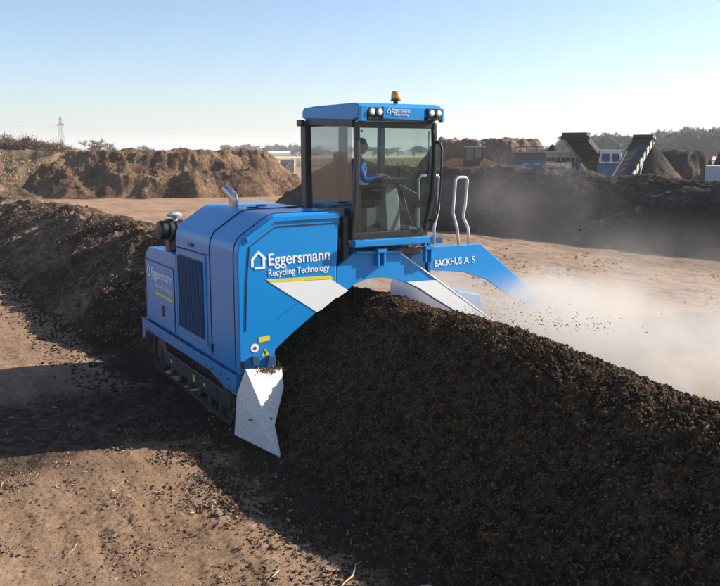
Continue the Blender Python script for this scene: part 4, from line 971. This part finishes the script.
for i in range(46):
    t=i/45; p_=A0.lerp(A1,t)+Vector((r.uniform(-3,3)+(i%2)*14,r.uniform(-3,3)+(i%2)*14,0)); hh=1.0+.10*math.sin(i*.9)+.08*r.uniform(-1,1)-.16*(1-t)+.12*t*t
    plant('bare_tree',protos[r.randrange(4)],TP,p_,(r.uniform(1.1,1.5),hh),r.uniform(0,6),'tall bare tree in the hazy wood on the right horizon','tree','trees of the right horizon wood')
# far left tree belt, seen between heap and cab
A0=Vector((184,486,0));A1=Vector((238,462,0))
for i in range(26):
    t=i/25; p_=A0.lerp(A1,t)+Vector((r.uniform(-4,4),r.uniform(-4,4)+(i%2)*15,0))
    plant('distant_tree',protos[r.randrange(4)],TP,p_,(r.uniform(.9,1.3),.66+.14*r.uniform(-1,1)+.08*math.sin(i*.5)),r.uniform(0,6),'bluish distant tree in the belt left of the cab','tree','distant tree belt left of the cab')
plant('bare_tree',protos[4],TP,(211,448,0),(.95,.62),1,'reddish brown lone shrub in front of the distant tree belt left of the cab','tree')
lone=bare_tree(10,55,.42,6000,.22,5,.028,.5,'twig')
plant('bare_tree',lone,TP,(31.9,146.8,0),(.70,.62),2.2,'round olive bare tree just above the left end of the bark heap','tree')
plant('bare_tree',lone,TP,(36.6,134.7,0),(.6,.50),.7,'low brown bare tree peeping over the middle of the bark heap','tree')
# right of cab continuing belt
for i in range(12):
    t=i/11; p_=Vector((250,455,0)).lerp(Vector((330,400,0)),t)+Vector((0,r.uniform(-6,6),0))
    plant('distant_tree',protos[r.randrange(4)],TP,p_,(1.2,.6+.1*r.uniform(-1,1)),r.uniform(0,6),'bluish distant tree seen through the cab windows','tree','distant trees behind the cab')
bprot=[bush_data(3.2,2.2,s,3200,'bush' if s%2 else 'reed',.035,.55) for s in (1,2,3,5)]
for i in range(24):
    t=i/23; x=3.5+t*15.5; y=101-t*3.8+r.uniform(-2,2)+(i%3)*2; 
    plant('bare_bush',bprot[i%4],('stems','twigs'),(x,y,3.5-.9*t**3),(r.uniform(.8,1.2),r.uniform(.7,1.15)*(1.15-.45*t)),r.uniform(0,6),'leafless brown bush on the grassy bank below the pylon','bush','bushes on the left bank')
# the tangled band of dry grass
def blades(name,n,x0,x1,y0,y1,h,wd_,mat,label,zf,seed):
    r_=np.random.default_rng(seed); x=r_.uniform(x0,x1,n);y=r_.uniform(y0,y1,n); z=zf(x,y); a=r_.uniform(0,np.pi,n); hh=h*r_.uniform(.4,1,n)
    dx,dy=np.cos(a)*wd_,np.sin(a)*wd_; l=r_.normal(0,.2,(n,2))*h
    V=np.stack([np.stack([x-dx,y-dy,z],1),np.stack([x+dx,y+dy,z],1),np.stack([x+l[:,0],y+l[:,1],z+hh],1)],1).reshape(-1,3)
    o=mesh_np(name,V,np.arange(3*n).reshape(-1,3),M[mat],smooth=False); tag(o,label,'grass',kind='stuff')
blades('dry_grass',9000,-2,20,90,104,.28,.03,'reed','dry straw coloured grass covering the left bank',lambda x,y:np.clip(3.8-.9*np.clip((95-y)/5,0,1)*3.0,0,4)+0*x,3)
blades('reeds',26000,50,175,175,260,1.6,.10,'reed','band of golden reeds between the yard and the distant trees',lambda x,y:np.full_like(x,.2),4)

# ------------------------------------------------------------------ flung clods, dust, haze
r_=np.random.default_rng(77); n=520
t=r_.uniform(0,1,n); px=np.stack([7.2+1.2*t+r_.normal(0,.22,n),9.9-1.6*t+r_.normal(0,.4,n),1.60+r_.exponential(.08,n)*(1+2*(r_.uniform(0,1,n)>.85))],1)
o=chips('flying_clods',px,lognorm(n,.0065,.5,78),M['chipdark'],seed=79); tag(o,'small dark clods flung up in the dust beside the windrow crest','clods')

def volume(name,lo,hi,build):
    o=MB().box(lo[0],hi[0],lo[1],hi[1],lo[2],hi[2]).build(name,None or M['black'])
    m,nt,b,out=newmat(name+'_volume'); nt.nodes.remove(b); build(nt,out); o.data.materials.clear(); o.data.materials.append(m); return o
def dust(nt,out):
    geo=N(nt,'NewGeometry'); P=geo.outputs['Position']
    v=N(nt,'VolumePrincipled'); v.inputs['Color'].default_value=(.73,.69,.65,1); v.inputs['Anisotropy'].default_value=.25
    def blob(cx,cy,cz,rx,ry,rz_,rot=0):
        mp=N(nt,'Mapping',vector_type='TEXTURE'); mp.inputs['Location'].default_value=(cx,cy,cz); mp.inputs['Scale'].default_value=(rx,ry,rz_); mp.inputs['Rotation'].default_value=(0,0,rot); nt.links.new(P,mp.inputs[0])
        l=N(nt,'VectorMath',operation='LENGTH'); nt.links.new(mp.outputs[0],l.inputs[0]); 
        n_=N(nt,'MapRange',interpolation_type='SMOOTHSTEP'); n_.inputs[1].default_value=1; n_.inputs[2].default_value=.15; nt.links.new(l.outputs['Value'],n_.inputs[0]); return n_.outputs[0]
    def acc(l):
        s=None
        for w_,b_ in l:
            q=N(nt,'Math',operation='MULTIPLY_ADD'); nt.links.new(b_,q.inputs[0]); q.inputs[1].default_value=w_
            if s is None: q.inputs[2].default_value=0
            else: nt.links.new(s,q.inputs[2])
            s=q.outputs[0]
        return s
    core=acc([(DW*w_,blob(*a)) for w_,*a in DUST])
    n1=noise(nt,.55,4,.6,P,.6); n2=noise(nt,1.7,4,.65,P,.4)
    nn=N(nt,'Math',operation='MULTIPLY'); nt.links.new(mrange(nt,n1.outputs[0],.38,.64,.12,1.75),nn.inputs[0]); nt.links.new(mrange(nt,n2.outputs[0],.3,.7,.4,1.4),nn.inputs[1])
    q=N(nt,'Math',operation='MULTIPLY'); nt.links.new(core,q.inputs[0]); nt.links.new(nn.outputs[0],q.inputs[1]); nt.links.new(q.outputs[0],v.inputs['Density'])
    nt.links.new(v.outputs[0],out.inputs['Volume'])
DW=1.0
DUST=[(1.9,8.9,9.5,1.2,1.5,3.0,1.15),      # thick cloud against the crest
      (1.4,9.5,6.6,.9,1.8,3.4,1.1),
      (5.5,9.55,10.85,1.20,1.15,.5,1.0),
      (2.6,8.45,11.7,1.55,.8,.8,.75),
      (.50,10.9,9.0,1.0,3.3,4.6,1.25),
      (.06,14.0,13,1.1,4.5,6,1.8),
      (.030,21,25,2.2,3.5,6,2.2),
      (2.2,7.5,13.4,1.9,1.5,1.1,.7),
      (2.2,8.5,12.4,1.3,1.0,1.0,.9),
      (2.6,7.8,12.0,1.95,1.0,1.0,.42)]
d=volume('dust_cloud',(6.3,2.0,.02),(25.5,31,4.6),dust); tag(d,'pale dust cloud drifting off the right side of the turned windrow','dust',kind='stuff')
def hz(nt,out):
    v=N(nt,'VolumePrincipled'); v.inputs['Color'].default_value=(.92,.95,1,1); v.inputs['Density'].default_value=.0004; v.inputs['Anisotropy'].default_value=.2; nt.links.new(v.outputs[0],out.inputs['Volume'])
h=volume('haze',(-2900,-500,-2.0),(2900,3000,34),hz); tag(h,'thin pale haze over the whole yard','haze',kind='stuff')
sc.cycles.volume_bounces=2; sc.cycles.max_bounces=8; sc.cycles.diffuse_bounces=3; sc.cycles.transparent_max_bounces=16; sc.cycles.volume_step_rate=1.0
sc.cycles.use_denoising=True
try: sc.cycles.denoiser='OPENIMAGEDENOISE'
except Exception: pass
sc.cycles.sample_clamp_indirect=6
